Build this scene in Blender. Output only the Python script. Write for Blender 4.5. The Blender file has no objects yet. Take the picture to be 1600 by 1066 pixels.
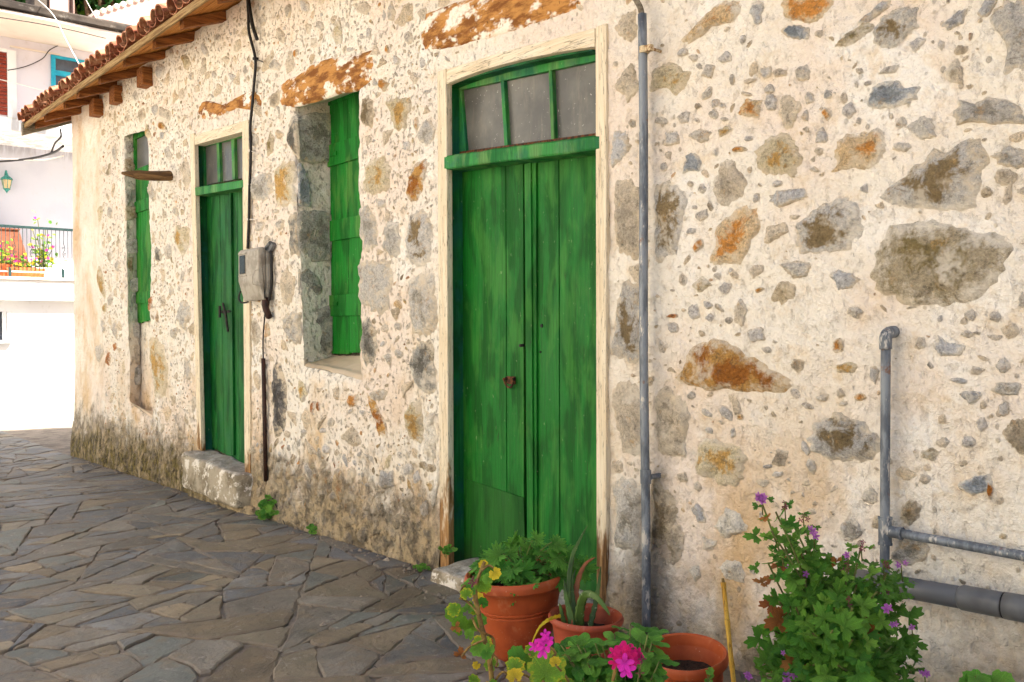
import bpy, bmesh, math, random
import numpy as np
from mathutils import Vector, Matrix, noise as mnoise

# ------------------------------------------------------------------ camera, world, sun, exposure
scene = bpy.context.scene
COL = scene.collection
FPX, THETA, DIST, EYE = 1422.0, math.radians(40.6), 3.1, 1.335
PITCH, ROLL = math.atan(18.0 / FPX), math.radians(0.34)
_f0 = Vector((-math.cos(THETA), math.sin(THETA), 0)); _r0 = Vector((math.sin(THETA), math.cos(THETA), 0)); _u0 = Vector((0, 0, 1))
FWD = _f0 * math.cos(PITCH) - _u0 * math.sin(PITCH)
_u1 = _u0 * math.cos(PITCH) + _f0 * math.sin(PITCH)
RGT = _r0 * math.cos(ROLL) - _u1 * math.sin(ROLL)
UPV = _u1 * math.cos(ROLL) + _r0 * math.sin(ROLL)
CAM = Vector((0, -DIST, EYE))
cam_data = bpy.data.cameras.new('camera'); cam = bpy.data.objects.new('camera', cam_data); COL.objects.link(cam)
cam_data.sensor_width = 36.0; cam_data.lens = FPX / 1600.0 * 36.0
cam_data.clip_start = 0.05; cam_data.clip_end = 600
cam.matrix_world = Matrix(((RGT.x, UPV.x, -FWD.x, CAM.x), (RGT.y, UPV.y, -FWD.y, CAM.y), (RGT.z, UPV.z, -FWD.z, CAM.z), (0, 0, 0, 1)))
scene.camera = cam

SUN_EL, SUN_AZ = math.radians(47), math.radians(50)      # azimuth of the sun measured from +Y (behind the house) towards +X
SUN_DIR = Vector((math.sin(SUN_AZ) * math.cos(SUN_EL), math.cos(SUN_AZ) * math.cos(SUN_EL), math.sin(SUN_EL)))
world = bpy.data.worlds.new('World'); scene.world = world; world.use_nodes = True
wn = world.node_tree; wn.nodes.clear()
wo = wn.nodes.new('ShaderNodeOutputWorld'); wb = wn.nodes.new('ShaderNodeBackground'); ws = wn.nodes.new('ShaderNodeTexSky')
ws.sky_type = 'NISHITA'; ws.sun_disc = False; ws.sun_elevation = SUN_EL; ws.sun_rotation = SUN_AZ
ws.air_density = 1.0; ws.dust_density = 2.5; ws.ozone_density = 1.0
wb.inputs[1].default_value = 0.06
wn.links.new(ws.outputs[0], wb.inputs[0]); wn.links.new(wb.outputs[0], wo.inputs[0])
sd = bpy.data.lights.new('sun', 'SUN'); sd.energy = 5.0; sd.angle = math.radians(0.55); sd.color = (1.0, 0.94, 0.86)
sun = bpy.data.objects.new('sun', sd); COL.objects.link(sun)
sun.rotation_euler = (-SUN_DIR).to_track_quat('-Z', 'Y').to_euler()
vs = scene.view_settings
scene.display_settings.display_device = 'sRGB'
vs.view_transform = 'Standard'; vs.look = 'None'; vs.gamma = 1.0; vs.use_curve_mapping = False
vs.exposure = 2.2
scene.cycles.use_denoising = True; scene.cycles.use_adaptive_sampling = True; scene.cycles.adaptive_threshold = 0.03
scene.cycles.max_bounces = 7; scene.cycles.diffuse_bounces = 5

# ------------------------------------------------------------------ measuring and mesh helpers
def ray(px, py):
    return FWD + RGT * ((px - 800.0) / FPX) + UPV * ((533.0 - py) / FPX)
def at(px, py, y=0.0):
    d = ray(px, py); return CAM + d * ((y - CAM.y) / d.y)
def atx(px, py, x):
    d = ray(px, py); return CAM + d * ((x - CAM.x) / d.x)
def atd(px, py, depth):
    return CAM + ray(px, py) * depth
def proj(p):
    v = Vector(p) - CAM; d = v.dot(FWD)
    return 800 + FPX * v.dot(RGT) / d, 533 - FPX * v.dot(UPV) / d, d
def gz(x, y=0.0):
    return -0.05 + 0.0115 * (min(max(x, -12.0), 4.0) + 2.7)
def ground(px, py):
    p = atd(px, py, 3.0)
    for _ in range(12):
        d = ray(px, py); z = gz(p.x); p = CAM + d * ((z - CAM.z) / d.z)
    return p

def S(r, g, b, k=0.86):
    f = lambda c: (c / 255.0 / 12.92) if c <= 10 else ((c / 255.0 + 0.055) / 1.055) ** 2.4
    return (f(r) * k, f(g) * k, f(b) * k, 1.0)

_rg = np.random.RandomState(7)
_perm = np.concatenate([_rg.permutation(512)] * 2)
_ang = _rg.rand(512) * 2 * np.pi
_gx, _gy = np.cos(_ang), np.sin(_ang)
def pn(x, y, seed=0):
    if isinstance(x, float) and isinstance(y, float): return pn1(x, y, seed)
    x = np.asarray(x, float); y = np.asarray(y, float)
    xi = np.floor(x).astype(int); yi = np.floor(y).astype(int); xf = x - xi; yf = y - yi
    u = xf * xf * xf * (xf * (xf * 6 - 15) + 10); v = yf * yf * yf * (yf * (yf * 6 - 15) + 10)
    def g(ix, iy, dx, dy):
        h = _perm[(_perm[(ix + seed * 37) & 511] + iy) & 511]
        return _gx[h] * dx + _gy[h] * dy
    a = g(xi, yi, xf, yf); b = g(xi + 1, yi, xf - 1, yf); c = g(xi, yi + 1, xf, yf - 1); d = g(xi + 1, yi + 1, xf - 1, yf - 1)
    return (a + (b - a) * u + ((c + (d - c) * u) - (a + (b - a) * u)) * v) * 1.4
_P = _perm.tolist(); _GX = _gx.tolist(); _GY = _gy.tolist()
def pn1(x, y, seed=0):
    xi = math.floor(x); yi = math.floor(y); xf = x - xi; yf = y - yi
    u = xf * xf * xf * (xf * (xf * 6 - 15) + 10); v = yf * yf * yf * (yf * (yf * 6 - 15) + 10)
    def g(ix, iy, dx, dy):
        h = _P[(_P[(ix + seed * 37) & 511] + iy) & 511]; return _GX[h] * dx + _GY[h] * dy
    a = g(xi, yi, xf, yf); b = g(xi + 1, yi, xf - 1, yf); c = g(xi, yi + 1, xf, yf - 1); d = g(xi + 1, yi + 1, xf - 1, yf - 1)
    p = a + (b - a) * u; return (p + ((c + (d - c) * u) - p) * v) * 1.4
def fbm(x, y, seed=0, octv=3):
    if isinstance(x, float) and isinstance(y, float):
        s = 0.0; a = 1.0; t = 0.0
        for i in range(octv): s += a * pn1(x * 2 ** i, y * 2 ** i, seed + i); t += a; a *= 0.5
        return s / t
    s = 0; a = 1.0; t = 0
    for i in range(octv):
        s = s + a * pn(np.asarray(x) * 2 ** i, np.asarray(y) * 2 ** i, seed + i); t += a; a *= 0.5
    return s / t

def link(o, parent=None):
    COL.objects.link(o)
    if parent is not None: o.parent = parent
    return o
def tag(o, label=None, cat=None, group=None, kind=None):
    if label: o['label'] = label
    if cat: o['category'] = cat
    if group: o['group'] = group
    if kind: o['kind'] = kind
    return o
def empty(name, loc=(0, 0, 0), parent=None):
    o = bpy.data.objects.new(name, None); o.empty_display_size = 0.1
    link(o, parent); o.location = loc
    return o
def mesh_obj(name, verts, faces, mat, parent=None, smooth=False, attrs=None):
    me = bpy.data.meshes.new(name)
    me.from_pydata([tuple(v) for v in verts], [], faces)
    if attrs:
        for k, vals in attrs.items():
            vals = np.asarray(vals, np.float32)
            if vals.ndim == 2:
                a = me.attributes.new(k, 'FLOAT_COLOR', 'POINT'); a.data.foreach_set('color', vals.ravel())
            else:
                a = me.attributes.new(k, 'FLOAT', 'POINT'); a.data.foreach_set('value', vals)
    if smooth: me.polygons.foreach_set('use_smooth', [True] * len(me.polygons))
    if mat is not None: me.materials.append(mat)
    me.update()
    o = bpy.data.objects.new(name, me)
    return link(o, parent)

class MB:
    """collects shapes and links them as ONE mesh object"""
    def __init__(s): s.v = []; s.f = []
    def add(s, vs_, fs_):
        n = len(s.v); s.v += [tuple(v) for v in vs_]; s.f += [tuple(i + n for i in f) for f in fs_]; return s
    def box(s, a, b, bev=0.0):
        (x0, y0, z0), (x1, y1, z1) = a, b
        return s.hexa([(x0, y0, z0), (x1, y0, z0), (x1, y1, z0), (x0, y1, z0)], [(x0, y0, z1), (x1, y0, z1), (x1, y1, z1), (x0, y1, z1)], bev)
    def hexa(s, lo, hi, bev=0.0):
        vs_ = list(lo) + list(hi); n = len(lo)
        fs_ = [tuple(reversed(range(n))), tuple(range(n, 2 * n))] + [(i, (i + 1) % n, n + (i + 1) % n, n + i) for i in range(n)]
        if bev > 0:
            bm = bmesh.new(); bv = [bm.verts.new(v) for v in vs_]
            for f in fs_: bm.faces.new([bv[i] for i in f])
            bmesh.ops.recalc_face_normals(bm, faces=bm.faces)
            bmesh.ops.bevel(bm, geom=list(bm.edges), offset=bev, segments=2, affect='EDGES', profile=0.6)
            bm.verts.index_update()
            vs_ = [v.co[:] for v in bm.verts]; fs_ = [tuple(v.index for v in f.verts) for f in bm.faces]; bm.free()
        return s.add(vs_, fs_)
    def prism(s, poly, y0, y1, bev=0.0):       # poly of (x,z); extruded in y
        return s.hexa([(x, y0, z) for x, z in poly], [(x, y1, z) for x, z in poly], bev)
    def tube(s, pts, r, n=10, cap=True):
        pts = [Vector(p) for p in pts]; rs = r if isinstance(r, (list, tuple)) else [r] * len(pts)
        rings = []; prev = None
        for i, p in enumerate(pts):
            t = (pts[min(i + 1, len(pts) - 1)] - pts[max(i - 1, 0)]).normalized()
            if prev is None:
                a = t.orthogonal().normalized()
            else:
                a = (prev - t * prev.dot(t)).normalized()
            prev = a; b = t.cross(a)
            rings.append([p + (a * math.cos(2 * math.pi * k / n) + b * math.sin(2 * math.pi * k / n)) * rs[i] for k in range(n)])
        vs_ = [v for rg in rings for v in rg]; fs_ = []
        for i in range(len(pts) - 1):
            for k in range(n):
                fs_.append((i * n + k, i * n + (k + 1) % n, (i + 1) * n + (k + 1) % n, (i + 1) * n + k))
        if cap:
            fs_.append(tuple(reversed(range(n)))); fs_.append(tuple(range((len(pts) - 1) * n, len(pts) * n)))
        return s.add(vs_, fs_)
    def lathe(s, prof, n=32, c=(0, 0, 0)):
        vs_ = []; fs_ = []
        for r, z in prof:
            for k in range(n):
                a = 2 * math.pi * k / n; vs_.append((c[0] + r * math.cos(a), c[1] + r * math.sin(a), c[2] + z))
        for i in range(len(prof) - 1):
            for k in range(n):
                fs_.append((i * n + k, i * n + (k + 1) % n, (i + 1) * n + (k + 1) % n, (i + 1) * n + k))
        return s.add(vs_, fs_)
    def build(s, name, mat, parent=None, smooth=False, autos=None):
        o = mesh_obj(name, s.v, s.f, mat, parent, smooth)
        if autos:
            o.data.polygons.foreach_set('use_smooth', [True] * len(o.data.polygons))
            o.data.set_sharp_from_angle(angle=math.radians(autos))
        return o

def smooth_path(pts, sub=6):
    pts = [Vector(p) for p in pts]; out = []
    for i in range(len(pts) - 1):
        p0 = pts[max(i - 1, 0)]; p1 = pts[i]; p2 = pts[i + 1]; p3 = pts[min(i + 2, len(pts) - 1)]
        for k in range(sub):
            t = k / sub
            out.append(0.5 * ((2 * p1) + (p2 - p0) * t + (2 * p0 - 5 * p1 + 4 * p2 - p3) * t * t + (3 * p1 - p0 - 3 * p2 + p3) * t ** 3))
    out.append(pts[-1]); return out

# ------------------------------------------------------------------ materials
class NT:
    def __init__(s, name):
        s.m = bpy.data.materials.new(name); s.m.use_nodes = True; s.t = s.m.node_tree; s.t.nodes.clear()
        s.out = s.n('ShaderNodeOutputMaterial'); s.b = s.n('ShaderNodeBsdfPrincipled')
        s.l(s.b.outputs[0], s.out.inputs[0]); s.b.inputs['Specular IOR Level'].default_value = 0.3
        s._pos = None; s._obj = None
    def n(s, t): return s.t.nodes.new(t)
    def l(s, a, b): s.t.links.new(a, b)
    def pos(s):
        if s._pos is None: s._pos = s.n('ShaderNodeNewGeometry').outputs['Position']
        return s._pos
    def obj(s):
        if s._obj is None: s._obj = s.n('ShaderNodeTexCoord').outputs['Object']
        return s._obj
    def sep(s, v):
        n = s.n('ShaderNodeSeparateXYZ'); s.l(v, n.inputs[0]); return n.outputs
    def mapv(s, v, scale=(1, 1, 1), loc=(0, 0, 0)):
        n = s.n('ShaderNodeMapping'); n.inputs['Scale'].default_value = scale; n.inputs['Location'].default_value = loc
        s.l(v, n.inputs[0]); return n.outputs[0]
    def noise(s, scale, detail=4, rough=0.55, vec=None, dist=0.0, loc=None):
        n = s.n('ShaderNodeTexNoise'); n.inputs['Scale'].default_value = scale; n.inputs['Detail'].default_value = min(detail, 4)
        n.inputs['Roughness'].default_value = rough; n.inputs['Distortion'].default_value = dist
        v = vec or s.pos()
        if loc: v = s.mapv(v, (1, 1, 1), loc)
        s.l(v, n.inputs['Vector']); return n.outputs[0]
    def voro(s, scale, vec=None, feat='F1', out='Distance', rnd=1.0):
        n = s.n('ShaderNodeTexVoronoi'); n.feature = feat; n.inputs['Scale'].default_value = scale; n.inputs['Randomness'].default_value = rnd
        s.l(vec or s.pos(), n.inputs['Vector']); return n.outputs[out]
    def sm(s, v, a, b, lo=0.0, hi=1.0):
        n = s.n('ShaderNodeMapRange'); n.interpolation_type = 'SMOOTHSTEP'
        for i, x in ((1, a), (2, b), (3, lo), (4, hi)): n.inputs[i].default_value = x
        s.l(v, n.inputs[0]); return n.outputs[0]
    def lin(s, v, a, b, lo=0.0, hi=1.0):
        n = s.n('ShaderNodeMapRange')
        for i, x in ((1, a), (2, b), (3, lo), (4, hi)): n.inputs[i].default_value = x
        s.l(v, n.inputs[0]); return n.outputs[0]
    def math(s, op, a, b=None):
        n = s.n('ShaderNodeMath'); n.operation = op
        for i, x in ((0, a), (1, b)):
            if x is None: continue
            if isinstance(x, (int, float)): n.inputs[i].default_value = x
            else: s.l(x, n.inputs[i])
        return n.outputs[0]
    def mix(s, f, a, b, mode='MIX'):
        n = s.n('ShaderNodeMix'); n.data_type = 'RGBA'; n.blend_type = mode; n.clamp_factor = True
        for i, x in ((0, f), (6, a), (7, b)):
            if isinstance(x, (int, float)): n.inputs[i].default_value = x
            elif isinstance(x, tuple): n.inputs[i].default_value = x
            else: s.l(x, n.inputs[i])
        return n.outputs[2]
    def val(s, c, v):       # multiply a colour by a float
        n = s.n('ShaderNodeVectorMath'); n.operation = 'SCALE'; s.l(c, n.inputs[0])
        if isinstance(v, (int, float)): n.inputs['Scale'].default_value = v
        else: s.l(v, n.inputs['Scale'])
        return n.outputs[0]
    def attr(s, name, out='Color'):
        n = s.n('ShaderNodeAttribute'); n.attribute_name = name; return n.outputs[out]
    def rnd(s): return s.n('ShaderNodeObjectInfo').outputs['Random']
    def color(s, c):
        if isinstance(c, tuple): s.b.inputs['Base Color'].default_value = c
        else: s.l(c, s.b.inputs['Base Color'])
    def rough(s, r):
        if isinstance(r, (int, float)): s.b.inputs['Roughness'].default_value = r
        else: s.l(r, s.b.inputs['Roughness'])
    def bump(s, h, strength=0.5, dist=0.01, prev=None):
        n = s.n('ShaderNodeBump'); n.inputs['Strength'].default_value = strength; n.inputs['Distance'].default_value = dist
        s.l(h, n.inputs['Height'])
        if prev is not None: s.l(prev, n.inputs['Normal'])
        s.l(n.outputs[0], s.b.inputs['Normal']); return n.outputs[0]

def splash_dirt(t, c, k=1.0):
    p = t.pos(); x, y, z = t.sep(p)
    # grey splash dirt on the lowest half metre left of the big door
    dn = t.noise(3.4, 6, 0.68, loc=(1, 9, 2))
    dz = t.math('ADD', z, t.math('MULTIPLY', t.math('SUBTRACT', dn, 0.5), 1.1))
    dm = t.math('MULTIPLY', t.sm(dz, 0.55, 0.22), t.sm(x, -3.0, -4.3))
    dc = t.mix(t.sm(t.noise(12, 6, 0.7), 0.4, 0.62), S(150, 138, 118), S(84, 74, 62))
    c = t.mix(t.math('MULTIPLY', t.math('MULTIPLY', dm, 0.9 * k), t.sm(t.noise(8, 5, 0.7, loc=(4, 4, 9)), 0.36, 0.56, 0.35, 1.0)), c, dc)
    dm2 = t.math('MULTIPLY', t.sm(t.math('ADD', z, t.math('MULTIPLY', t.math('SUBTRACT', dn, 0.5), 0.9)), 0.42, 0.0), 0.8)
    c = t.mix(dm2, c, t.mix(t.sm(t.noise(9, 6, 0.7), 0.42, 0.6), S(182, 160, 122), S(100, 88, 68)))
    # damp black streak beside the tall pipe
    px_ = t.math('ABSOLUTE', t.math('ADD', x, 2.66)); pz = t.math('ADD', z, t.math('MULTIPLY', t.math('SUBTRACT', t.noise(4, 5, 0.7, loc=(2, 2, 2)), 0.5), 0.8))
    pm = t.math('MULTIPLY', t.math('MULTIPLY', t.sm(t.math('ADD', px_, t.math('MULTIPLY', t.noise(9, 5, 0.7), 0.16)), 0.24, 0.12), t.sm(pz, 0.85, 0.45)), 0.75 * k)
    c = t.mix(pm, c, S(92, 82, 70))
    # moss at the foot of the far end
    mz = t.math('ADD', z, t.math('MULTIPLY', t.math('SUBTRACT', t.noise(5, 6, 0.72, vec=t.mapv(p, (1, 1, 0.5))), 0.5), 1.3))
    mm = t.math('MULTIPLY', t.sm(mz, 0.34, 0.06), t.sm(x, -6.6, -8.4))
    mc = t.mix(t.sm(t.noise(22, 5, 0.7), 0.42, 0.6), S(112, 98, 44), S(48, 40, 24))
    c = t.mix(t.math('MULTIPLY', t.math('MULTIPLY', mm, 0.95 * k), t.sm(t.noise(13, 5, 0.75, vec=t.mapv(p, (1, 1, 0.4), (1, 2, 9))), 0.40, 0.56, 0.25, 1.0)), c, mc)
    return c

def plaster_colour(t):
    """limewashed render of the old house: cream, with pink and white coats, ochre runs, splash dirt and moss near the street"""
    p = t.pos(); x, y, z = t.sep(p)
    c = t.mix(t.sm(t.noise(1.1, 3), 0.42, 0.62), S(250, 241, 225), S(248, 232, 215))
    c = t.mix(t.sm(t.noise(2.2, 5, 0.6, loc=(9, 3, 5)), 0.56, 0.66), c, S(255, 248, 236))
    c = t.mix(t.math('MULTIPLY', t.sm(t.noise(7, 6, 0.7, loc=(3, 1, 8)), 0.5, 0.72), 0.55), c, S(232, 205, 165))
    c = t.mix(t.math('MULTIPLY', t.sm(t.noise(38, 4, 0.7), 0.52, 0.75), 0.4), c, S(205, 182, 150))
    c = t.mix(t.math('MULTIPLY', t.sm(t.noise(16, 5, 0.75, loc=(2, 7, 1)), 0.62, 0.72), 0.5), c, S(190, 172, 148))
    # pits and rough grit, thickest left of the big door
    rgh = t.sm(x, -3.6, -4.6, 0.35, 1.0)
    pit = t.math('MULTIPLY', t.sm(t.noise(30, 4, 0.75, vec=t.mapv(p, (1, 1, 0.62), (2, 2, 6))), 0.55, 0.66), rgh)
    pit = t.math('MULTIPLY', pit, t.sm(x, -10.9, -10.4))
    c = t.mix(t.math('MULTIPLY', pit, 0.6), c, t.mix(t.noise(9, 2), S(176, 152, 118), S(150, 142, 134)))
    # ochre runs, stronger low down and on the smooth corner
    lowm = t.sm(z, 1.35, 0.35)
    cornm = t.math('MULTIPLY', t.sm(x, -10.4, -11.0), 0.8)
    st = t.noise(2.2, 5, 0.62, vec=t.mapv(p, (1, 1, 0.55), (4, 4, 4)))
    c = t.mix(t.math('MULTIPLY', t.sm(st, 0.46, 0.66), t.math('MULTIPLY', t.math('MAXIMUM', lowm, cornm), 0.75)), c, S(214, 172, 108))
    c = splash_dirt(t, c)
    # tiny chips too small to model
    vd = t.n('ShaderNodeTexVoronoi'); vd.inputs['Scale'].default_value = 34; t.l(t.mapv(p, (1, 1, 0.8)), vd.inputs['Vector'])
    cs = t.sep(vd.outputs['Color'])
    chip = t.math('MULTIPLY', t.sm(vd.outputs['Distance'], 0.36, 0.2), t.math('MULTIPLY', t.math('GREATER_THAN', cs[0], 0.8), t.sm(t.noise(1.7, 2, loc=(5, 5, 2)), 0.42, 0.6)))
    chip = t.math('MULTIPLY', chip, t.sm(x, -10.9, -10.5))
    c = t.mix(t.math('MULTIPLY', chip, 0.65), c, t.mix(cs[1], S(150, 140, 125), S(178, 160, 130)))
    return c, t.math('SUBTRACT', chip, t.math('MULTIPLY', pit, 2.0))

def mat_plaster():
    t = NT('limewashed_render'); c, chip = plaster_colour(t); t.color(c); t.rough(0.92)
    p = t.pos()
    h = t.math('ADD', t.noise(11, 6, 0.6), t.math('MULTIPLY', t.noise(47, 5, 0.72, vec=t.mapv(p, (1, 1, 0.8))), 0.30))
    h = t.math('ADD', h, t.math('MULTIPLY', chip, 0.12))
    n1 = t.bump(h, 1.0, 0.045)
    t.bump(t.noise(170, 3, 0.7), 0.5, 0.004, n1)
    return t.m

def mat_stone():
    t = NT('rubble_stone')
    a = t.attr('scol'); b = t.attr('scol2'); rim = t.attr('rim', 'Fac'); bias = t.attr('bias', 'Fac')
    p = t.pos()
    n1 = t.noise(8.5, 6, 0.68, dist=0.4)
    f = t.math('ADD', n1, t.math('ADD', bias, t.math('MULTIPLY', rim, -0.22)))
    c = t.mix(t.sm(f, 0.40, 0.52), a, b)
    c = t.mix(t.math('MULTIPLY', t.sm(t.noise(24, 6, 0.8, loc=(3, 3, 3)), 0.53, 0.64), 0.45), c, S(98, 88, 74))
    c = t.mix(t.math('MULTIPLY', t.sm(t.noise(13, 5, 0.7, loc=(8, 1, 3)), 0.58, 0.7), 0.45), c, S(212, 168, 104))
    c = t.val(c, t.lin(t.noise(85, 4, 0.8), 0.28, 0.72, 0.60, 1.42))
    pc = t.mix(t.sm(t.noise(2.2, 3, 0.6, loc=(9, 3, 5)), 0.45, 0.62), S(240, 222, 192), S(250, 240, 222))
    sm_ = t.math('ADD', t.math('MULTIPLY', rim, 0.85), t.math('MULTIPLY', t.math('SUBTRACT', t.noise(20, 6, 0.72, loc=(6, 2, 9)), 0.5), 1.5))
    c = t.mix(t.math('MULTIPLY', t.sm(sm_, 0.5, 0.96), 0.92), c, pc)
    c = t.mix(t.math('MULTIPLY', t.sm(t.noise(6, 7, 0.7, loc=(1, 4, 4)), 0.54, 0.66), 0.7), c, pc)
    c = splash_dirt(t, c, 0.6)
    t.color(c); t.rough(0.9)
    fac = t.voro(17, vec=t.n('ShaderNodeVectorMath').outputs[0]) if False else t.voro(15, feat='SMOOTH_F1')
    h = t.math('ADD', t.math('ADD', t.noise(20, 7, 0.72), t.math('MULTIPLY', fac, 0.7)), t.math('MULTIPLY', t.noise(100, 4, 0.75), 0.4))
    t.bump(h, 1.0, 0.035)
    return t.m

def mat_green(name, base, dark, light, worn=0.5, seed=0.0, teal=0.0):
    t = NT(name); p = t.mapv(t.pos(), (1, 1, 1), (seed, seed * 1.7, seed * 0.6)); z = t.sep(t.pos())[2]
    big = t.noise(3.0, 4, 0.5, vec=t.mapv(p, (3.4, 3.4, 0.75)), dist=0.4)
    c = t.mix(t.sm(big, 0.47, 0.57), base, dark)
    pat = t.noise(3.6, 5, 0.6, vec=t.mapv(p, (2.2, 2.2, 0.7), (4, 0, 2)), dist=0.3)
    c = t.mix(t.math('MULTIPLY', t.sm(pat, 0.48, 0.62), worn), c, light)
    gr = t.noise(16, 5, 0.65, vec=t.mapv(p, (5.0, 5.0, 0.22)))
    c = t.val(c, t.lin(gr, 0.3, 0.7, 0.72, 1.25))
    c = t.mix(t.math('MULTIPLY', t.sm(gr, 0.64, 0.74), 0.3 * worn + 0.05), c, S(130, 140, 96))
    if teal: c = t.mix(t.math('MULTIPLY', t.sm(t.noise(5, 5, 0.7, loc=(3, 2, 7)), 0.48, 0.68), teal), c, S(22, 92, 82))
    sp = t.noise(70, 3, 0.6, vec=t.mapv(p, (1, 1, 0.35)))
    c = t.mix(t.math('MULTIPLY', t.sm(sp, 0.70, 0.74), 0.4), c, S(190, 195, 155))
    c = t.mix(t.math('MULTIPLY', t.sm(t.noise(30, 4, 0.7, vec=t.mapv(p, (2, 2, 0.3), (7, 7, 7))), 0.66, 0.72), 0.7), c, S(46, 34, 20))
    dl = t.math('ADD', z, t.math('MULTIPLY', t.noise(7, 5, 0.7), 0.35))
    c = t.mix(t.math('MULTIPLY', t.sm(dl, 0.33, 0.12), 0.6), c, S(48, 52, 30))
    t.color(c); t.rough(t.lin(big, 0.3, 0.7, 0.5, 0.72)); t.b.inputs['Specular IOR Level'].default_value = 0.25
    h = t.math('ADD', t.math('MULTIPLY', gr, 0.8), t.math('MULTIPLY', t.noise(40, 5, 0.7, vec=t.mapv(p, (3, 3, 0.4))), 0.5))
    t.bump(h, 0.5, 0.006)
    return t.m

def mat_wood(name, a, b, axis='z', bare=False, scale=1.0, rough=0.85, dirt=0.3):
    """grain runs along one axis; with bare=True the paint has gone at the foot and shows brown wood"""
    t = NT(name); p = t.pos()
    sc = {'z': (6, 6, 0.3), 'x': (0.3, 6, 6), 'y': (6, 0.3, 6)}[axis]
    g = t.noise(9 * scale, 6, 0.65, vec=t.mapv(p, sc), dist=0.3)
    c = t.mix(t.sm(g, 0.38, 0.64), a, b)
    if bare:
        z = t.sep(p)[2]
        m = t.sm(t.math('ADD', z, t.math('MULTIPLY', t.math('SUBTRACT', t.noise(6, 5, 0.7, vec=t.mapv(p, (2, 2, 0.5))), 0.5), 1.6)), 0.5, 0.25)
        wc = t.mix(t.sm(g, 0.4, 0.6), S(176, 134, 84), S(112, 78, 44))
        c = t.mix(m, c, wc)
    c = t.mix(t.math('MULTIPLY', t.sm(t.noise(26, 5, 0.7, vec=t.mapv(p, tuple(0.5 * q + 0.3 for q in sc))), 0.6, 0.72), dirt), c, S(84, 62, 38))
    cr = t.noise(13, 3, 0.5, vec=t.mapv(p, tuple(q * 0.8 for q in sc), (3, 3, 3)))
    crack = t.sm(t.math('ABSOLUTE', t.math('SUBTRACT', cr, 0.5)), 0.012, 0.0)
    c = t.mix(t.math('MULTIPLY', crack, 0.75), c, S(70, 50, 30))
    t.color(c); t.rough(rough)
    t.bump(t.math('SUBTRACT', g, t.math('MULTIPLY', crack, 0.8)), 0.6, 0.008)
    return t.m

def mat_simple(name, a, b=None, scale=12, rough=0.7, bump=0.3, bd=0.004, metal=0.0, spec=0.3, lo=0.42, hi=0.6, detail=5):
    t = NT(name); p = t.obj()
    n = t.noise(scale, detail, 0.65, vec=p)
    t.color(t.mix(t.sm(n, lo, hi), a, b) if b else a); t.rough(rough)
    t.b.inputs['Metallic'].default_value = metal; t.b.inputs['Specular IOR Level'].default_value = spec
    if bump: t.bump(t.noise(scale * 4, 5, 0.65, vec=p), bump, bd)
    return t.m

def mat_galv():
    t = NT('galvanised_pipe'); p = t.pos()
    n = t.noise(6, 6, 0.7, vec=t.mapv(p, (3, 3, 0.8)))
    c = t.mix(t.sm(n, 0.4, 0.6), S(140, 146, 152), S(98, 104, 112))
    c = t.mix(t.sm(t.noise(13, 6, 0.75, vec=t.mapv(p, (1.5, 1.5, 0.5), (2, 2, 2))), 0.57, 0.66), c, S(204, 198, 188))
    c = t.mix(t.math('MULTIPLY', t.sm(t.noise(9, 6, 0.7, loc=(5, 1, 1)), 0.62, 0.7), 0.8), c, S(130, 84, 50))
    t.color(c); t.rough(0.55); t.b.inputs['Metallic'].default_value = 0.25; t.bump(t.noise(60, 5, 0.7), 0.3, 0.002)
    return t.m

def mat_terracotta(name, a, b, dust):
    t = NT(name); p = t.obj(); z = t.sep(p)[2]
    n = t.noise(5, 5, 0.6, vec=p)
    c = t.mix(t.sm(n, 0.4, 0.65), a, b)
    c = t.mix(t.math('MULTIPLY', t.sm(t.noise(9, 6, 0.75, vec=t.mapv(p, (1, 1, 0.6))), 0.58, 0.7), 0.5), c, dust)
    c = t.mix(t.math('MULTIPLY', t.sm(t.noise(60, 4, 0.7, vec=p), 0.66, 0.72), 0.6), c, S(225, 190, 160))
    t.color(c); t.rough(t.lin(n, 0.3, 0.7, 0.45, 0.65)); t.bump(t.noise(45, 5, 0.6, vec=p), 0.15, 0.003)
    return t.m

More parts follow.
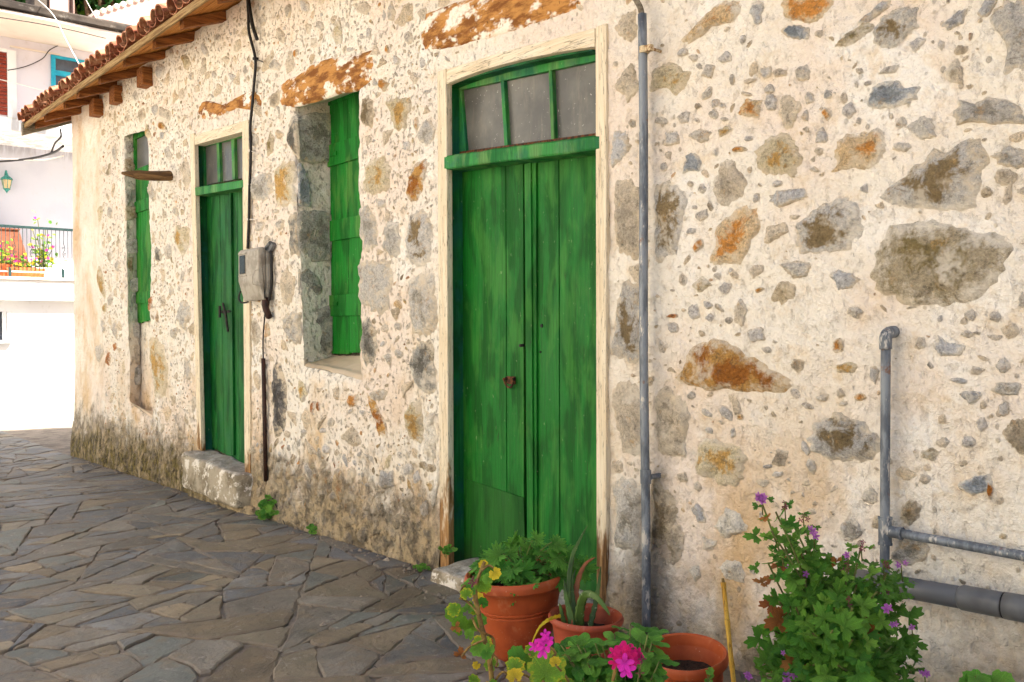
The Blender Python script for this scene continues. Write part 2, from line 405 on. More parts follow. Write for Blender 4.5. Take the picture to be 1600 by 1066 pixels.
def mat_leaf(name, a, b, edge=None, trans=0.35):
    t = NT(name); p = t.obj(); r = t.rnd()
    c = t.mix(r, a, b)
    x, y, z = t.sep(p)
    n = t.noise(40, 4, 0.6, vec=p)
    c = t.val(c, t.lin(n, 0.3, 0.7, 0.72, 1.25))
    an = t.math('ARCTAN2', x, t.math('SUBTRACT', y, 0.18)); vein = t.sm(t.math('ABSOLUTE', t.math('SINE', t.math('MULTIPLY', an, 3.5))), 0.16, 0.0)
    rad_ = t.math('SQRT', t.math('ADD', t.math('MULTIPLY', x, x), t.math('MULTIPLY', t.math('SUBTRACT', y, 0.2), t.math('SUBTRACT', y, 0.2))))
    c = t.val(c, t.lin(rad_, 0.05, 0.5, 0.72, 1.12))
    c = t.val(c, t.lin(vein, 0, 1, 1.0, 1.3))
    if edge:
        rad = t.attr('rim', 'Fac')
        m = t.sm(t.math('ADD', rad, t.math('MULTIPLY', t.math('SUBTRACT', t.noise(9, 3, 0.6, vec=p), 0.5), 2.2)), 0.72, 1.05)
        c = t.mix(t.math('MULTIPLY', m, t.sm(r, 0.35, 0.8, 0.0, 0.8)), c, edge)
    t.color(c); t.rough(0.5); t.b.inputs['Specular IOR Level'].default_value = 0.35
    t.bump(t.math('SUBTRACT', n, t.math('MULTIPLY', vein, 0.6)), 0.5, 0.06)
    tr = t.n('ShaderNodeBsdfTranslucent'); ms = t.n('ShaderNodeMixShader'); ms.inputs[0].default_value = trans
    t.l(t.val(c, 1.3), tr.inputs[0]); t.l(t.b.outputs[0], ms.inputs[1]); t.l(tr.outputs[0], ms.inputs[2]); t.l(ms.outputs[0], t.out.inputs[0])
    return t.m

def mat_flag():
    t = NT('slate_flagstone'); a = t.attr('scol'); p = t.pos()
    n = t.noise(3.2, 6, 0.65, dist=0.6)
    c = t.val(a, t.lin(n, 0.3, 0.7, 0.65, 1.4))
    c = t.mix(t.math('MULTIPLY', t.sm(t.noise(6, 6, 0.72, loc=(4, 1, 0)), 0.5, 0.66), 0.5), c, S(140, 122, 96, 0.8))
    c = t.mix(t.math('MULTIPLY', t.sm(t.noise(14, 6, 0.75, loc=(1, 6, 0)), 0.58, 0.7), 0.45), c, S(178, 172, 164, 0.8))
    c = t.mix(t.math('MULTIPLY', t.sm(t.noise(28, 5, 0.7, loc=(9, 6, 0)), 0.58, 0.7), 0.5), c, S(66, 60, 56, 0.8))
    rim = t.attr('rim', 'Fac')
    c = t.mix(t.math('MULTIPLY', t.sm(t.math('ADD', rim, t.math('MULTIPLY', t.math('SUBTRACT', t.noise(15, 5, 0.7), 0.5), 1.2)), 0.78, 1.0), 0.7), c, S(126, 112, 96, 0.8))
    t.color(c); t.rough(t.lin(n, 0.3, 0.7, 0.55, 0.8)); t.b.inputs['Specular IOR Level'].default_value = 0.35
    h = t.math('ADD', t.noise(7, 7, 0.62, dist=0.8), t.math('MULTIPLY', t.noise(60, 4, 0.7), 0.25))
    t.bump(h, 0.7, 0.02)
    return t.m

def mat_mortar():
    t = NT('street_mortar')
    c = t.mix(t.sm(t.noise(5, 6, 0.7), 0.4, 0.62), S(160, 147, 131, 0.8), S(128, 116, 102, 0.8))
    c = t.mix(t.math('MULTIPLY', t.sm(t.noise(45, 5, 0.7), 0.55, 0.7), 0.5), c, S(160, 148, 132, 0.8))
    t.color(c); t.rough(0.95); t.bump(t.math('ADD', t.noise(30, 6, 0.7), t.noise(130, 3, 0.6)), 0.7, 0.008)
    return t.m

def mat_wash(name, a, b, stain=None, zr=None, bump=0.3):
    t = NT(name); p = t.pos()
    c = t.mix(t.sm(t.noise(0.9, 5, 0.6), 0.42, 0.62), a, b)
    c = t.mix(t.math('MULTIPLY', t.sm(t.noise(7, 5, 0.7), 0.55, 0.75), 0.25), c, S(190, 182, 170))
    if stain:
        z = t.sep(p)[2]
        g = t.noise(4, 6, 0.7, vec=t.mapv(p, (1.5, 1.5, 0.25)))
        m = t.math('MULTIPLY', t.sm(g, 0.45, 0.6), t.math('MULTIPLY', t.sm(z, zr[0], zr[1]), t.sm(z, zr[3], zr[2])))
        c = t.mix(t.math('MULTIPLY', m, 0.6), c, stain)
    t.color(c); t.rough(0.85); t.bump(t.noise(25, 6, 0.65), bump, 0.006)
    return t.m

MT = {}
MT['plaster'] = mat_plaster(); MT['stone'] = mat_stone()
MT['door_green'] = mat_green('weathered_green_paint', S(8, 108, 26), S(3, 86, 15), S(56, 126, 42), 0.6, 0.0)
MT['door_green2'] = mat_green('weathered_green_paint_far', S(14, 100, 36), S(5, 76, 26), S(52, 114, 48), 0.5, 5.0, 0.15)
MT['shutter_green'] = mat_green('shutter_green_paint', S(16, 122, 32), S(8, 96, 20), S(84, 136, 56), 0.6, 9.0)
MT['jamb_green'] = mat_green('jamb_green_paint', S(16, 104, 44), S(8, 78, 36), S(40, 112, 70), 0.4, 13.0, 0.6)
MT['beam_green'] = mat_green('transom_green_paint', S(46, 134, 56), S(26, 108, 46), S(110, 150, 84), 0.6, 17.0, 0.5)
MT['patch_green'] = mat_green('patch_green_paint', S(24, 96, 22), S(16, 80, 16), S(40, 100, 30), 0.3, 21.0)
MT['cream_wood_z'] = mat_wood('cream_painted_frame', S(240, 226, 198), S(228, 208, 174), 'z', True, dirt=0.7)
MT['cream_wood_x'] = mat_wood('cream_painted_header', S(243, 230, 204), S(230, 210, 176), 'x', False, dirt=0.6)
MT['rafter'] = mat_wood('rafter_wood', S(164, 104, 52), S(116, 68, 32), 'y', dirt=0.5)
MT['board'] = mat_wood('eave_board_wood', S(226, 158, 78), S(186, 116, 52), 'x', dirt=0.4)
MT['fascia'] = mat_wood('weathered_fascia_wood', S(178, 148, 100), S(128, 92, 50), 'x', dirt=0.4)
MT['peg'] = mat_wood('peg_wood', S(140, 108, 70), S(90, 66, 42), 'y', dirt=0.5)
MT['grey_wood'] = mat_wood('grey_verge_wood', S(150, 140, 120), S(110, 98, 80), 'y', dirt=0.5)
MT['galv'] = mat_galv()

# ------------------------------------------------------------------ street: ground sheet and flagstones
MT['flag'] = mat_flag(); MT['mortar'] = mat_mortar()
def build_street():
    xs = np.concatenate([[-300, -120, -60, -30, -20], np.linspace(-17, 4, 85), [8, 20, 60, 120, 300]])
    ys = np.concatenate([[-300, -120, -60, -30, -14, -9], np.linspace(-6, 0.6, 34), [4, 8, 14, 30, 60, 120, 300]])
    V = []; 
    for y in ys:
        for x in xs:
            n = 0.006 * float(fbm(x * 2.2, y * 2.2, 3, 3)) if (-17 <= x <= 4 and -6 <= y <= 0.6) else 0.0
            V.append((x, y, gz(x) + n - 0.004))
    nx = len(xs); Fc = [(j * nx + i, j * nx + i + 1, (j + 1) * nx + i + 1, (j + 1) * nx + i) for j in range(len(ys) - 1) for i in range(nx - 1)]
    st = mesh_obj('street', V, Fc, MT['mortar'], None, True); tag(st, kind='structure')
    rnd = random.Random(11)
    e1 = Vector((-0.36, 0.933)); e2 = Vector((0.933, 0.36))       # the slabs lie with their length across the street
    def area_of(P): return abs(sum(P[k].x * P[(k + 1) % len(P)].y - P[(k + 1) % len(P)].x * P[k].y for k in range(len(P)))) / 2
    def halves(P, m, n):
        A, B = [], []
        for k in range(len(P)):
            a, b = P[k], P[(k + 1) % len(P)]; da = (a - m).dot(n); db = (b - m).dot(n)
            (A if da <= 0 else B).append(a)
            if (da < 0 < db) or (db < 0 < da):
                q = a + (b - a) * (da / (da - db)); A.append(q); B.append(q)
        return A, B
    stones = []
    def split(P, depth):
        A = area_of(P); c = sum(P, Vector((0, 0))) / len(P)
        if A < 0.008: return
        target = min(0.3, 0.08 * math.exp(rnd.gauss(0.0, 0.8)))
        L1 = max(p.dot(e1) for p in P) - min(p.dot(e1) for p in P); L2 = max(p.dot(e2) for p in P) - min(p.dot(e2) for p in P)
        if A < target and L1 < 1.35 and L2 < 0.85: stones.append((c, P, A)); return
        if depth > 16: stones.append((c, P, A)); return
        along = (L1 / 1.2 < L2) if rnd.random() > 0.16 else (L1 / 1.2 > L2)
        n = (e2 if along else e1).copy()
        n.rotate(Matrix.Rotation(rnd.gauss(0, 0.40 if along else 0.5), 2))
        ext = L2 if along else L1
        m = c + n * ext * rnd.uniform(-0.2, 0.2)
        X, Y = halves(P, m, n)
        if len(X) < 3 or len(Y) < 3: stones.append((c, P, A)); return
        split(X, depth + 1); split(Y, depth + 1)
    split([Vector((-16.2, -5.4)), Vector((2.4, -5.4)), Vector((2.4, -0.03)), Vector((-16.2, -0.03))], -6)
    pal = [(S(126, 127, 130, 0.8), 5), (S(136, 134, 131, 0.8), 5), (S(142, 135, 125, 0.8), 4), (S(116, 117, 120, 0.8), 3), (S(130, 132, 126, 0.8), 2), (S(150, 138, 118, 0.8), 2), (S(164, 148, 124, 0.8), 0.6)]
    def stone_mesh(c, poly, area, sd):
        r = random.Random(sd)
        gap = r.uniform(0.001, 0.009); s = math.sqrt(area)
        pts = []
        n = len(poly)
        for k in range(n):
            a, b = poly[k], poly[(k + 1) % n]; L = (b - a).length; m = max(1, int(L / 0.055))
            cut = min(0.22, r.uniform(0.006, 0.045) / max(L, 0.03))
            for i in range(m + 1):
                t = cut + (1 - 2 * cut) * (i / m)
                p = a + (b - a) * t; nrm = Vector(((b - a).y, -(b - a).x)).normalized()
                w = float(pn(p.x * 6 + sd, p.y * 6, 5)) * 0.018 + float(pn(p.x * 21 + sd, p.y * 21, 5)) * 0.007 + r.uniform(-0.003, 0.003)
                pts.append(p + nrm * w)
        wd = 0.5 * min(max(p.dot(e1) for p in poly) - min(p.dot(e1) for p in poly), max(p.dot(e2) for p in poly) - min(p.dot(e2) for p in poly))
        def shr(p):
            d = p - c; a1 = d.dot(e1); a2 = d.dot(e2); R1 = max(abs((q - c).dot(e1)) for q in poly); R2 = max(abs((q - c).dot(e2)) for q in poly)
            return c + e1 * a1 * max(0.5, 1 - gap / R1) + e2 * a2 * max(0.5, 1 - gap / R2)
        pts = [shr(p) for p in pts]
        tx, ty = r.uniform(-0.014, 0.014), r.uniform(-0.014, 0.014); h0 = r.uniform(0.004, 0.013)
        V = []; R = []
        rings = [(0.0, 0), (0.55, 0), (0.92, -0.0005), (1.0, -0.006), (1.012, -0.04)]
        N = len(pts)
        def zz(p, dz): 
            return gz(p.x) + max(0.003, h0 + tx * (p.x - c.x) + ty * (p.y - c.y)) + dz + float(pn(p.x * 6, p.y * 6, 9)) * 0.0035
        V.append((c.x, c.y, zz(c, 0))); R.append(0.0)
        for (q, dz) in rings[1:]:
            for p in pts:
                w = c + (p - c) * q; V.append((w.x, w.y, zz(w, dz))); R.append(min(q, 1.0))
        Fc = [(0, 1 + k, 1 + (k + 1) % N) for k in range(N)]
        for ri in range(len(rings) - 2):
            o0 = 1 + ri * N; o1 = o0 + N
            Fc += [(o0 + k, o1 + k, o1 + (k + 1) % N, o0 + (k + 1) % N) for k in range(N)]
        col = r.choices([p_[0] for p_ in pal], [p_[1] for p_ in pal])[0]
        warm = min(max((c.x + 7.0) / 3.5, 0), 1) * 0.75
        if r.random() < warm: col = r.choice([pal[2][0], pal[5][0], pal[4][0], S(138, 124, 104, .8)])
        k_ = r.uniform(0.62, 0.96); col = (col[0] * k_, col[1] * k_, col[2] * k_ * 0.96, 1)
        return V, Fc, R, col
    def area_px(s):
        if not (-12.6 < s[0].x < 0): return 0
        u, v, d = proj((s[0].x, s[0].y, gz(s[0].x)))
        if d < 0.5 or not (-60 < u < 1660 and 400 < v < 1130): return 0
        return s[2] / d ** 3
    stones.sort(key=area_px, reverse=True)
    rest = MB(); rc = []; rr = []
    for i, (c, poly, area) in enumerate(stones):
        V, Fc, R, col = stone_mesh(c, poly, area, i)
        if i < 300 and area_px((c, poly, area)) > 0:
            mesh_obj('flagstone', V, Fc, MT['flag'], st, False, {'scol': [col] * len(V), 'rim': R})
        else:
            rest.add(V, Fc); rc += [col] * len(V); rr += R
    o = mesh_obj('flagstones_beyond', rest.v, rest.f, MT['flag'], st, False, {'scol': rc, 'rim': rr}); tag(o, kind='stuff')
    return st
street = build_street()

# ------------------------------------------------------------------ the old house: openings in the front wall
X0, X1, ZB, ZT = -11.92, 2.0, -0.45, 3.95
class Opening:
    def __init__(s, L, R, T, B, rag=0.0, seed=0):
        """L,R: (px,py) top and bottom points of the vertical edges, T,B: left and right points of the top and the sill, all on the wall face"""
        s.L = [at(*q) for q in L]; s.R = [at(*q) for q in R]; s.T = [at(*q) for q in T]; s.B = [at(*q) for q in B] if B else None
        s.rag = rag; s.seed = seed
        s.xl = (s.L[0].x + s.L[1].x) / 2; s.xr = (s.R[0].x + s.R[1].x) / 2
        s.zt = (s.T[0].z + s.T[1].z) / 2; s.zb = (s.B[0].z + s.B[1].z) / 2 if s.B else ZB
    def _lin(s, a, b, k, t, o):
        f = (t - getattr(a, k)) / (getattr(b, k) - getattr(a, k)); return getattr(a, o) + (getattr(b, o) - getattr(a, o)) * f
    def left(s, z): return s._lin(s.L[0], s.L[1], 'z', z, 'x') + s.rag * 0.6 * float(fbm(z * 4.5, 3.1, s.seed, 3))
    def right(s, z): return s._lin(s.R[0], s.R[1], 'z', z, 'x') + s.rag * float(fbm(z * 4.5, 8.7, s.seed + 3, 3))
    def top(s, x): return s._lin(s.T[0], s.T[1], 'x', x, 'z') + s.rag * 0.3 * float(fbm(x * 5, 1.2, s.seed + 5, 2))
    def bot(s, x): return (s._lin(s.B[0], s.B[1], 'x', x, 'z') + s.rag * 0.3 * float(fbm(x * 5, 4.2, s.seed + 7, 2))) if s.B else ZB
D2 = Opening([(690, 115), (693, 880)], [(939, 60), (940, 965)], [(690, 118), (939, 57)], None)
D1 = Opening([(301, 215), (312, 690)], [(383, 200), (386, 715)], [(301, 217), (383, 198)], None)
W1 = Opening([(457, 170), (471, 570)], [(556, 140), (562, 590)], [(457, 167), (556, 137)], [(471, 573), (562, 594)], 0.055, 2)
W2 = Opening([(191, 215), (201, 630)], [(229.5, 205), (236.5, 655)], [(191, 213), (229.5, 201)], [(201, 630), (238, 657)], 0.035, 5)
OPS = [D1, D2, W1, W2]

def H(x, z):
    """height of the render out from the plane of the wall"""
    x = np.asarray(x, float); z = np.asarray(z, float)
    sm = np.clip((-10.35 - x) / 0.5, 0, 1)
    h = 0.014 * fbm(x * 1.1, z * 1.1, 1, 2) + (0.013 * fbm(x * 4.2, z * 4.2, 4, 2) + 0.0095 * fbm(x * 13, z * 13, 6, 2)) * (1 - 0.75 * sm)
    h = h + 0.03 * sm * np.clip((0.9 - z) / 0.9, 0, 1) - 0.02 * sm
    rc = np.clip((-11.62 - x) / 0.30, 0, 1); h = h - 0.12 * (1 - np.sqrt(np.clip(1 - rc * rc, 0, 1)))
    foot = np.clip((0.5 - z) / 0.5, 0, 1); h = h + 0.03 * foot * foot
    return h

house = empty('stone_house', (-5.0, 0, 0))
def hchild(o):      # geometry is written in world coordinates, the house's origin stands at its foot
    o.parent = house; o.matrix_parent_inverse = Matrix.Translation(-Vector((-5.0, 0, 0))); return o
tag(house, 'old rubble stone house with cream limewash, green doors and a red tiled roof', 'house')

def build_front_wall():
    def lines(a, b, brk, step):
        pts = sorted(set([a, b] + brk)); out = []
        for i in range(len(pts) - 1):
            n = max(1, int(round((pts[i + 1] - pts[i]) / step))); out += list(np.linspace(pts[i], pts[i + 1], n + 1)[:-1])
        return np.array(out + [b])
    xs = lines(X0, X1, [q for o in OPS for q in (o.xl, o.xr)], 0.024)
    zs = lines(ZB, ZT, [o.zt for o in OPS] + [o.zb for o in OPS if o.B], 0.024)
    Xg, Zg = np.meshgrid(xs, zs); DX = np.zeros_like(Xg); DZ = np.zeros_like(Xg)
    for o in OPS:
        z0 = o.zb if o.B else -9
        zin = np.clip(np.minimum((Zg - z0 + 0.2) / 0.2, (o.zt + 0.2 - Zg) / 0.2), 0, 1)
        lf = np.array([o.left(z) - o.xl for z in np.clip(zs, max(z0, ZB), o.zt)]); rf = np.array([o.right(z) - o.xr for z in np.clip(zs, max(z0, ZB), o.zt)])
        DX += np.clip(1 - np.abs(Xg - o.xl) / 0.22, 0, 1) * zin * lf[:, None]
        DX += np.clip(1 - np.abs(Xg - o.xr) / 0.22, 0, 1) * zin * rf[:, None]
        xin = np.clip(np.minimum((Xg - o.xl + 0.2) / 0.2, (o.xr + 0.2 - Xg) / 0.2), 0, 1)
        xc = np.clip(xs, o.xl, o.xr)
        tf = np.array([o.top(x) - o.zt for x in xc]); DZ += np.clip(1 - np.abs(Zg - o.zt) / 0.22, 0, 1) * xin * tf[None, :]
        if o.B:
            bf = np.array([o.bot(x) - o.zb for x in xc]); DZ += np.clip(1 - np.abs(Zg - o.zb) / 0.22, 0, 1) * xin * bf[None, :]
    XX = Xg + DX; ZZ = Zg + DZ; YY = -H(XX, ZZ)
    # round the arrises of the window openings
    for o in (W1, W2):
        d = np.maximum(np.maximum(o.xl - Xg, Xg - o.xr), np.maximum(o.zb - Zg, Zg - o.zt))
        YY += 0.022 * np.clip(1 - np.abs(d) / 0.05, 0, 1) ** 2
    V = np.stack([XX, YY, ZZ], -1).reshape(-1, 3); nx = len(xs)
    keep = np.ones((len(zs) - 1, nx - 1), bool); cx = (xs[1:] + xs[:-1]) / 2; cz = (zs[1:] + zs[:-1]) / 2
    for o in OPS:
        keep &= ~((cx[None, :] > o.xl) & (cx[None, :] < o.xr) & (cz[:, None] > o.zb) & (cz[:, None] < o.zt))
    jj, ii = np.nonzero(keep); a = jj * nx + ii
    Fc = np.stack([a, a + 1, a + nx + 1, a + nx], 1).tolist()
    w = mesh_obj('front_wall', V.tolist(), Fc, MT['plaster'], None, True); hchild(w)
    return w
front_wall = build_front_wall()

def grid_surface(name, fn, nu, nv, mat, parent):
    V = [fn(i / nu, j / nv) for j in range(nv + 1) for i in range(nu + 1)]
    Fc = [(j * (nu + 1) + i, j * (nu + 1) + i + 1, (j + 1) * (nu + 1) + i + 1, (j + 1) * (nu + 1) + i) for j in range(nv) for i in range(nu)]
    return mesh_obj(name, V, Fc, mat, parent, True)

def reveal(o, depth, xil, xir, zit, zib, name, parent):
    """the four sides of a window recess, from the ragged edge on the wall face to a straight inner edge"""
    def yf(x, z): return float(-H(x, z)) + 0.022
    def nz(a, b, s): return 0.008 * float(fbm(a * 7, b * 7, s, 2)) + 0.006 * float(pn(a * 19, b * 19, s))
    def lft(s, t):
        z = o.zb + (o.zt - o.zb) * t; zz = o.bot(o.xl) + (o.top(o.xl) - o.bot(o.xl)) * t; x = o.left(z)
        zi = zib + (zit - zib) * t; p = Vector((x, yf(x, zz), zz)).lerp(Vector((xil, depth, zi)), s); p.x += nz(p.y, p.z, 11) * min(1, s * 5) * (1 - s * .5); return p
    def rgt(s, t):
        z = o.zb + (o.zt - o.zb) * t; zz = o.bot(o.xr) + (o.top(o.xr) - o.bot(o.xr)) * t; x = o.right(z)
        zi = zib + (zit - zib) * t; return Vector((x, yf(x, zz), zz)).lerp(Vector((xir, depth, zi)), s)
    def top(s, t):
        x = o.xl + (o.xr - o.xl) * t; xx = o.left(o.zt) + (o.right(o.zt) - o.left(o.zt)) * t; z = o.top(x)
        p = Vector((xx, yf(xx, z), z)).lerp(Vector((xil + (xir - xil) * t, depth, zit)), s); return p
    def bot(s, t):
        x = o.xl + (o.xr - o.xl) * t; xx = o.left(o.zb) + (o.right(o.zb) - o.left(o.zb)) * t; z = o.bot(x)
        p = Vector((xx, yf(xx, z), z)).lerp(Vector((xil + (xir - xil) * t, depth, zib)), s); p.z += nz(p.x, p.y, 15) * min(1, s * 5) + 0.012 * math.sin(min(s * 4, 1) * math.pi) ; return p
    grid_surface('jamb', lft, 12, 60, MT['plaster'], parent); grid_surface('jamb', rgt, 12, 60, MT['plaster'], parent)
    grid_surface('soffit', top, 12, 30, MT['soffit'], parent); grid_surface('sill', bot, 12, 36, MT['sill'], parent)
    return lft
MT['soffit'] = mat_wash('limewashed_soffit', S(238, 232, 212), S(222, 214, 190))
MT['sill'] = mat_wash('worn_render_sill', S(226, 204, 174), S(206, 182, 150))

# ------------------------------------------------------------------ stones in the wall
STY = {  # main colour, second colour, bias of the second
    'g': (S(206, 200, 190), S(172, 165, 152), 0.0), 'b': (S(208, 206, 204), S(182, 181, 181), 0.0), 'B': (S(178, 182, 186), S(140, 146, 150), 0.03),
    'w': (S(184, 168, 142), S(132, 114, 84), 0.04), 'o': (S(226, 196, 152), S(210, 144, 70), 0.06), 'y': (S(218, 202, 166), S(206, 164, 96), 0.03),
    't': (S(222, 206, 182), S(196, 182, 160), 0.0), 'k': (S(166, 162, 152), S(118, 114, 104), 0.05), 'c': (S(250, 242, 226), S(240, 230, 210), 0.0),
    'r': (S(186, 124, 74), S(140, 88, 48), 0.0), 'G': (S(206, 201, 193), S(144, 124, 90), 0.06), 'O': (S(206, 156, 84), S(170, 106, 40), 0.06),
    'm': (S(192, 176, 146), S(148, 130, 86), 0.04), 'K': (S(184, 179, 168), S(142, 136, 124), 0.02), 'd': (S(116, 112, 108), S(74, 72, 70), 0.1),
}
POLY = """
o 1060,66 1086,39 1105,19 1131,0 1161,-4 1161,26 1142,36 1112,41 1101,54 1079,69
b 1168,20 1178,2 1190,0 1194,12 1188,24 1192,38 1178,40 1176,26
o 1219,-4 1222,26 1240,33 1268,34 1290,26 1300,18 1305,-4
B 1217,50 1226,40 1240,37 1267,44 1262,62 1248,63 1230,58
y 1018,118 1034,96 1055,98 1080,116 1072,134 1056,148 1040,138 1018,145
b 1336,36 1356,20 1378,2 1393,-2 1390,10 1368,26 1350,38
G 1360,47 1375,26 1405,11 1431,11 1435,34 1442,40 1420,54 1401,73 1386,79 1366,73
m 1304,72 1318,55 1340,40 1355,28 1368,42 1350,56 1335,68 1318,74
b 1416,68 1434,57 1448,62 1440,72 1428,83
b 1469,39 1497,17 1514,13 1504,37 1480,49
b 1525,26 1540,-3 1562,-3 1544,28
g 1544,36 1562,9 1568,-5 1625,-5 1625,115 1565,115 1573,75
B 1350,163 1356,150 1373,128 1397,124 1416,137 1439,135 1435,156 1412,165 1390,171 1356,171
g 1482,172 1495,154 1519,161 1540,150 1585,159 1600,170 1602,192 1570,197 1516,190 1488,197
B 1065,273 1073,238 1088,239 1097,252 1092,269 1082,266
y 1178,241 1197,213 1227,207 1242,215 1257,256 1240,277 1210,275 1187,269
t 1116,320 1114,286 1129,249 1146,249 1165,275 1165,305 1135,324
G 1022,405 1021,294 1037,277 1071,294 1075,309 1068,350 1058,402
o 1108,412 1116,365 1131,339 1160,322 1186,324 1184,361 1174,376 1160,412
b 1199,314 1206,299 1232,296 1264,294 1268,307 1244,316 1216,326
t 1195,382 1197,354 1229,346 1234,361 1202,383
G 1241,388 1242,365 1257,339 1278,322 1308,309 1330,312 1343,335 1351,359 1334,386 1304,397 1272,400
o 1297,269 1307,222 1324,209 1345,204 1375,202 1390,219 1379,245 1362,266 1334,262
G 1379,312 1405,283 1439,247 1450,234 1480,239 1512,217 1529,221 1546,258 1532,284 1521,312 1525,329 1488,331 1431,327
g 1550,243 1574,228 1604,234 1604,262 1589,265 1559,256
m 1362,395 1380,375 1400,355 1440,345 1490,350 1530,362 1590,370 1588,395 1575,425 1560,450 1520,472 1470,480 1410,473 1370,455 1358,430
O 1056,590 1072,570 1085,540 1110,527 1135,530 1165,550 1190,568 1225,585 1245,600 1225,612 1180,615 1150,612 1110,606 1070,604
b 1296,430 1310,420 1330,428 1345,436 1338,445 1330,452 1312,454 1306,442
b 1458,539 1465,524 1480,535 1508,539 1506,556 1467,556
t 1026,712 1022,618 1049,606 1073,622 1080,652 1073,684 1069,715
b 1122,640 1130,632 1146,645 1146,660 1130,652
y 1086,739 1088,690 1105,684 1135,692 1161,694 1167,716 1156,756 1131,763 1105,750
G 1262,690 1275,660 1305,643 1330,650 1355,664 1375,690 1372,715 1360,722 1310,722 1282,712
w 1020,745 1035,752 1050,770 1060,800 1050,830 1030,860 1020,860
b 1497,614 1518,610 1537,614 1530,626 1518,634
g 1548,608 1558,597 1598,598 1592,618 1560,618
w 1565,675 1580,655 1610,653 1610,720 1590,705 1572,690
B 1495,755 1520,745 1545,740 1550,755 1540,770 1515,775 1500,768
b 955,235 962,205 980,202 988,230 975,250 958,260
t 961,285 985,278 1004,300 1004,400 975,405 960,380
G 953,555 965,470 975,440 985,433 1004,445 1004,570 980,570
t 958,600 975,595 1004,605 1004,710 975,710 960,650
g 960,750 980,740 1004,760 1004,870 960,860
w 564,152 574,148 584,160 588,180 582,198 572,202 566,188
y 602,160 620,152 643,152 645,170 635,180 636,200 618,205 610,185
y 566,300 570,260 580,247 600,245 612,258 614,285 605,300 585,305
O 636,300 640,275 650,255 665,248 668,262 660,300 650,315 638,312
g 560,330 575,320 588,345 590,385 575,395 562,370
g 598,360 605,348 622,345 627,370 622,398 612,404 600,392
G 635,340 650,328 668,330 675,345 675,410 660,418 635,412
g 561,406 580,403 610,408 613,440 611,470 604,490 582,492 562,470
g 637,435 660,428 680,430 684,470 683,520 660,528 642,515
k 565,497 575,493 588,515 590,545 585,570 570,570 565,540
k 640,565 650,540 668,530 680,540 683,600 678,620 660,612 645,590
O 574,613 582,620 592,640 602,660 604,684 590,683 585,655 577,630
y 632,650 640,630 655,622 660,640 662,690 650,695 638,680
c 662,645 670,640 681,645 681,715 665,715 660,690
d 428,575 435,560 442,570 448,600 447,660 440,690 430,680 424,620
o 521,740 533,732 540,760 539,785 532,784 522,765
g 392,278 412,268 425,272 427,300 420,312 394,312
y 430,262 445,252 458,252 460,290 460,322 432,322
k 452,190 460,180 464,184 465,245 456,240 450,215
g 442,495 455,485 467,490 468,540 452,532 444,515
k 453,338 462,334 464,400 455,398
y 235,530 245,528 258,545 263,580 258,625 240,620
w 1410,790 1425,778 1440,790 1436,812 1420,820 1405,812
"""
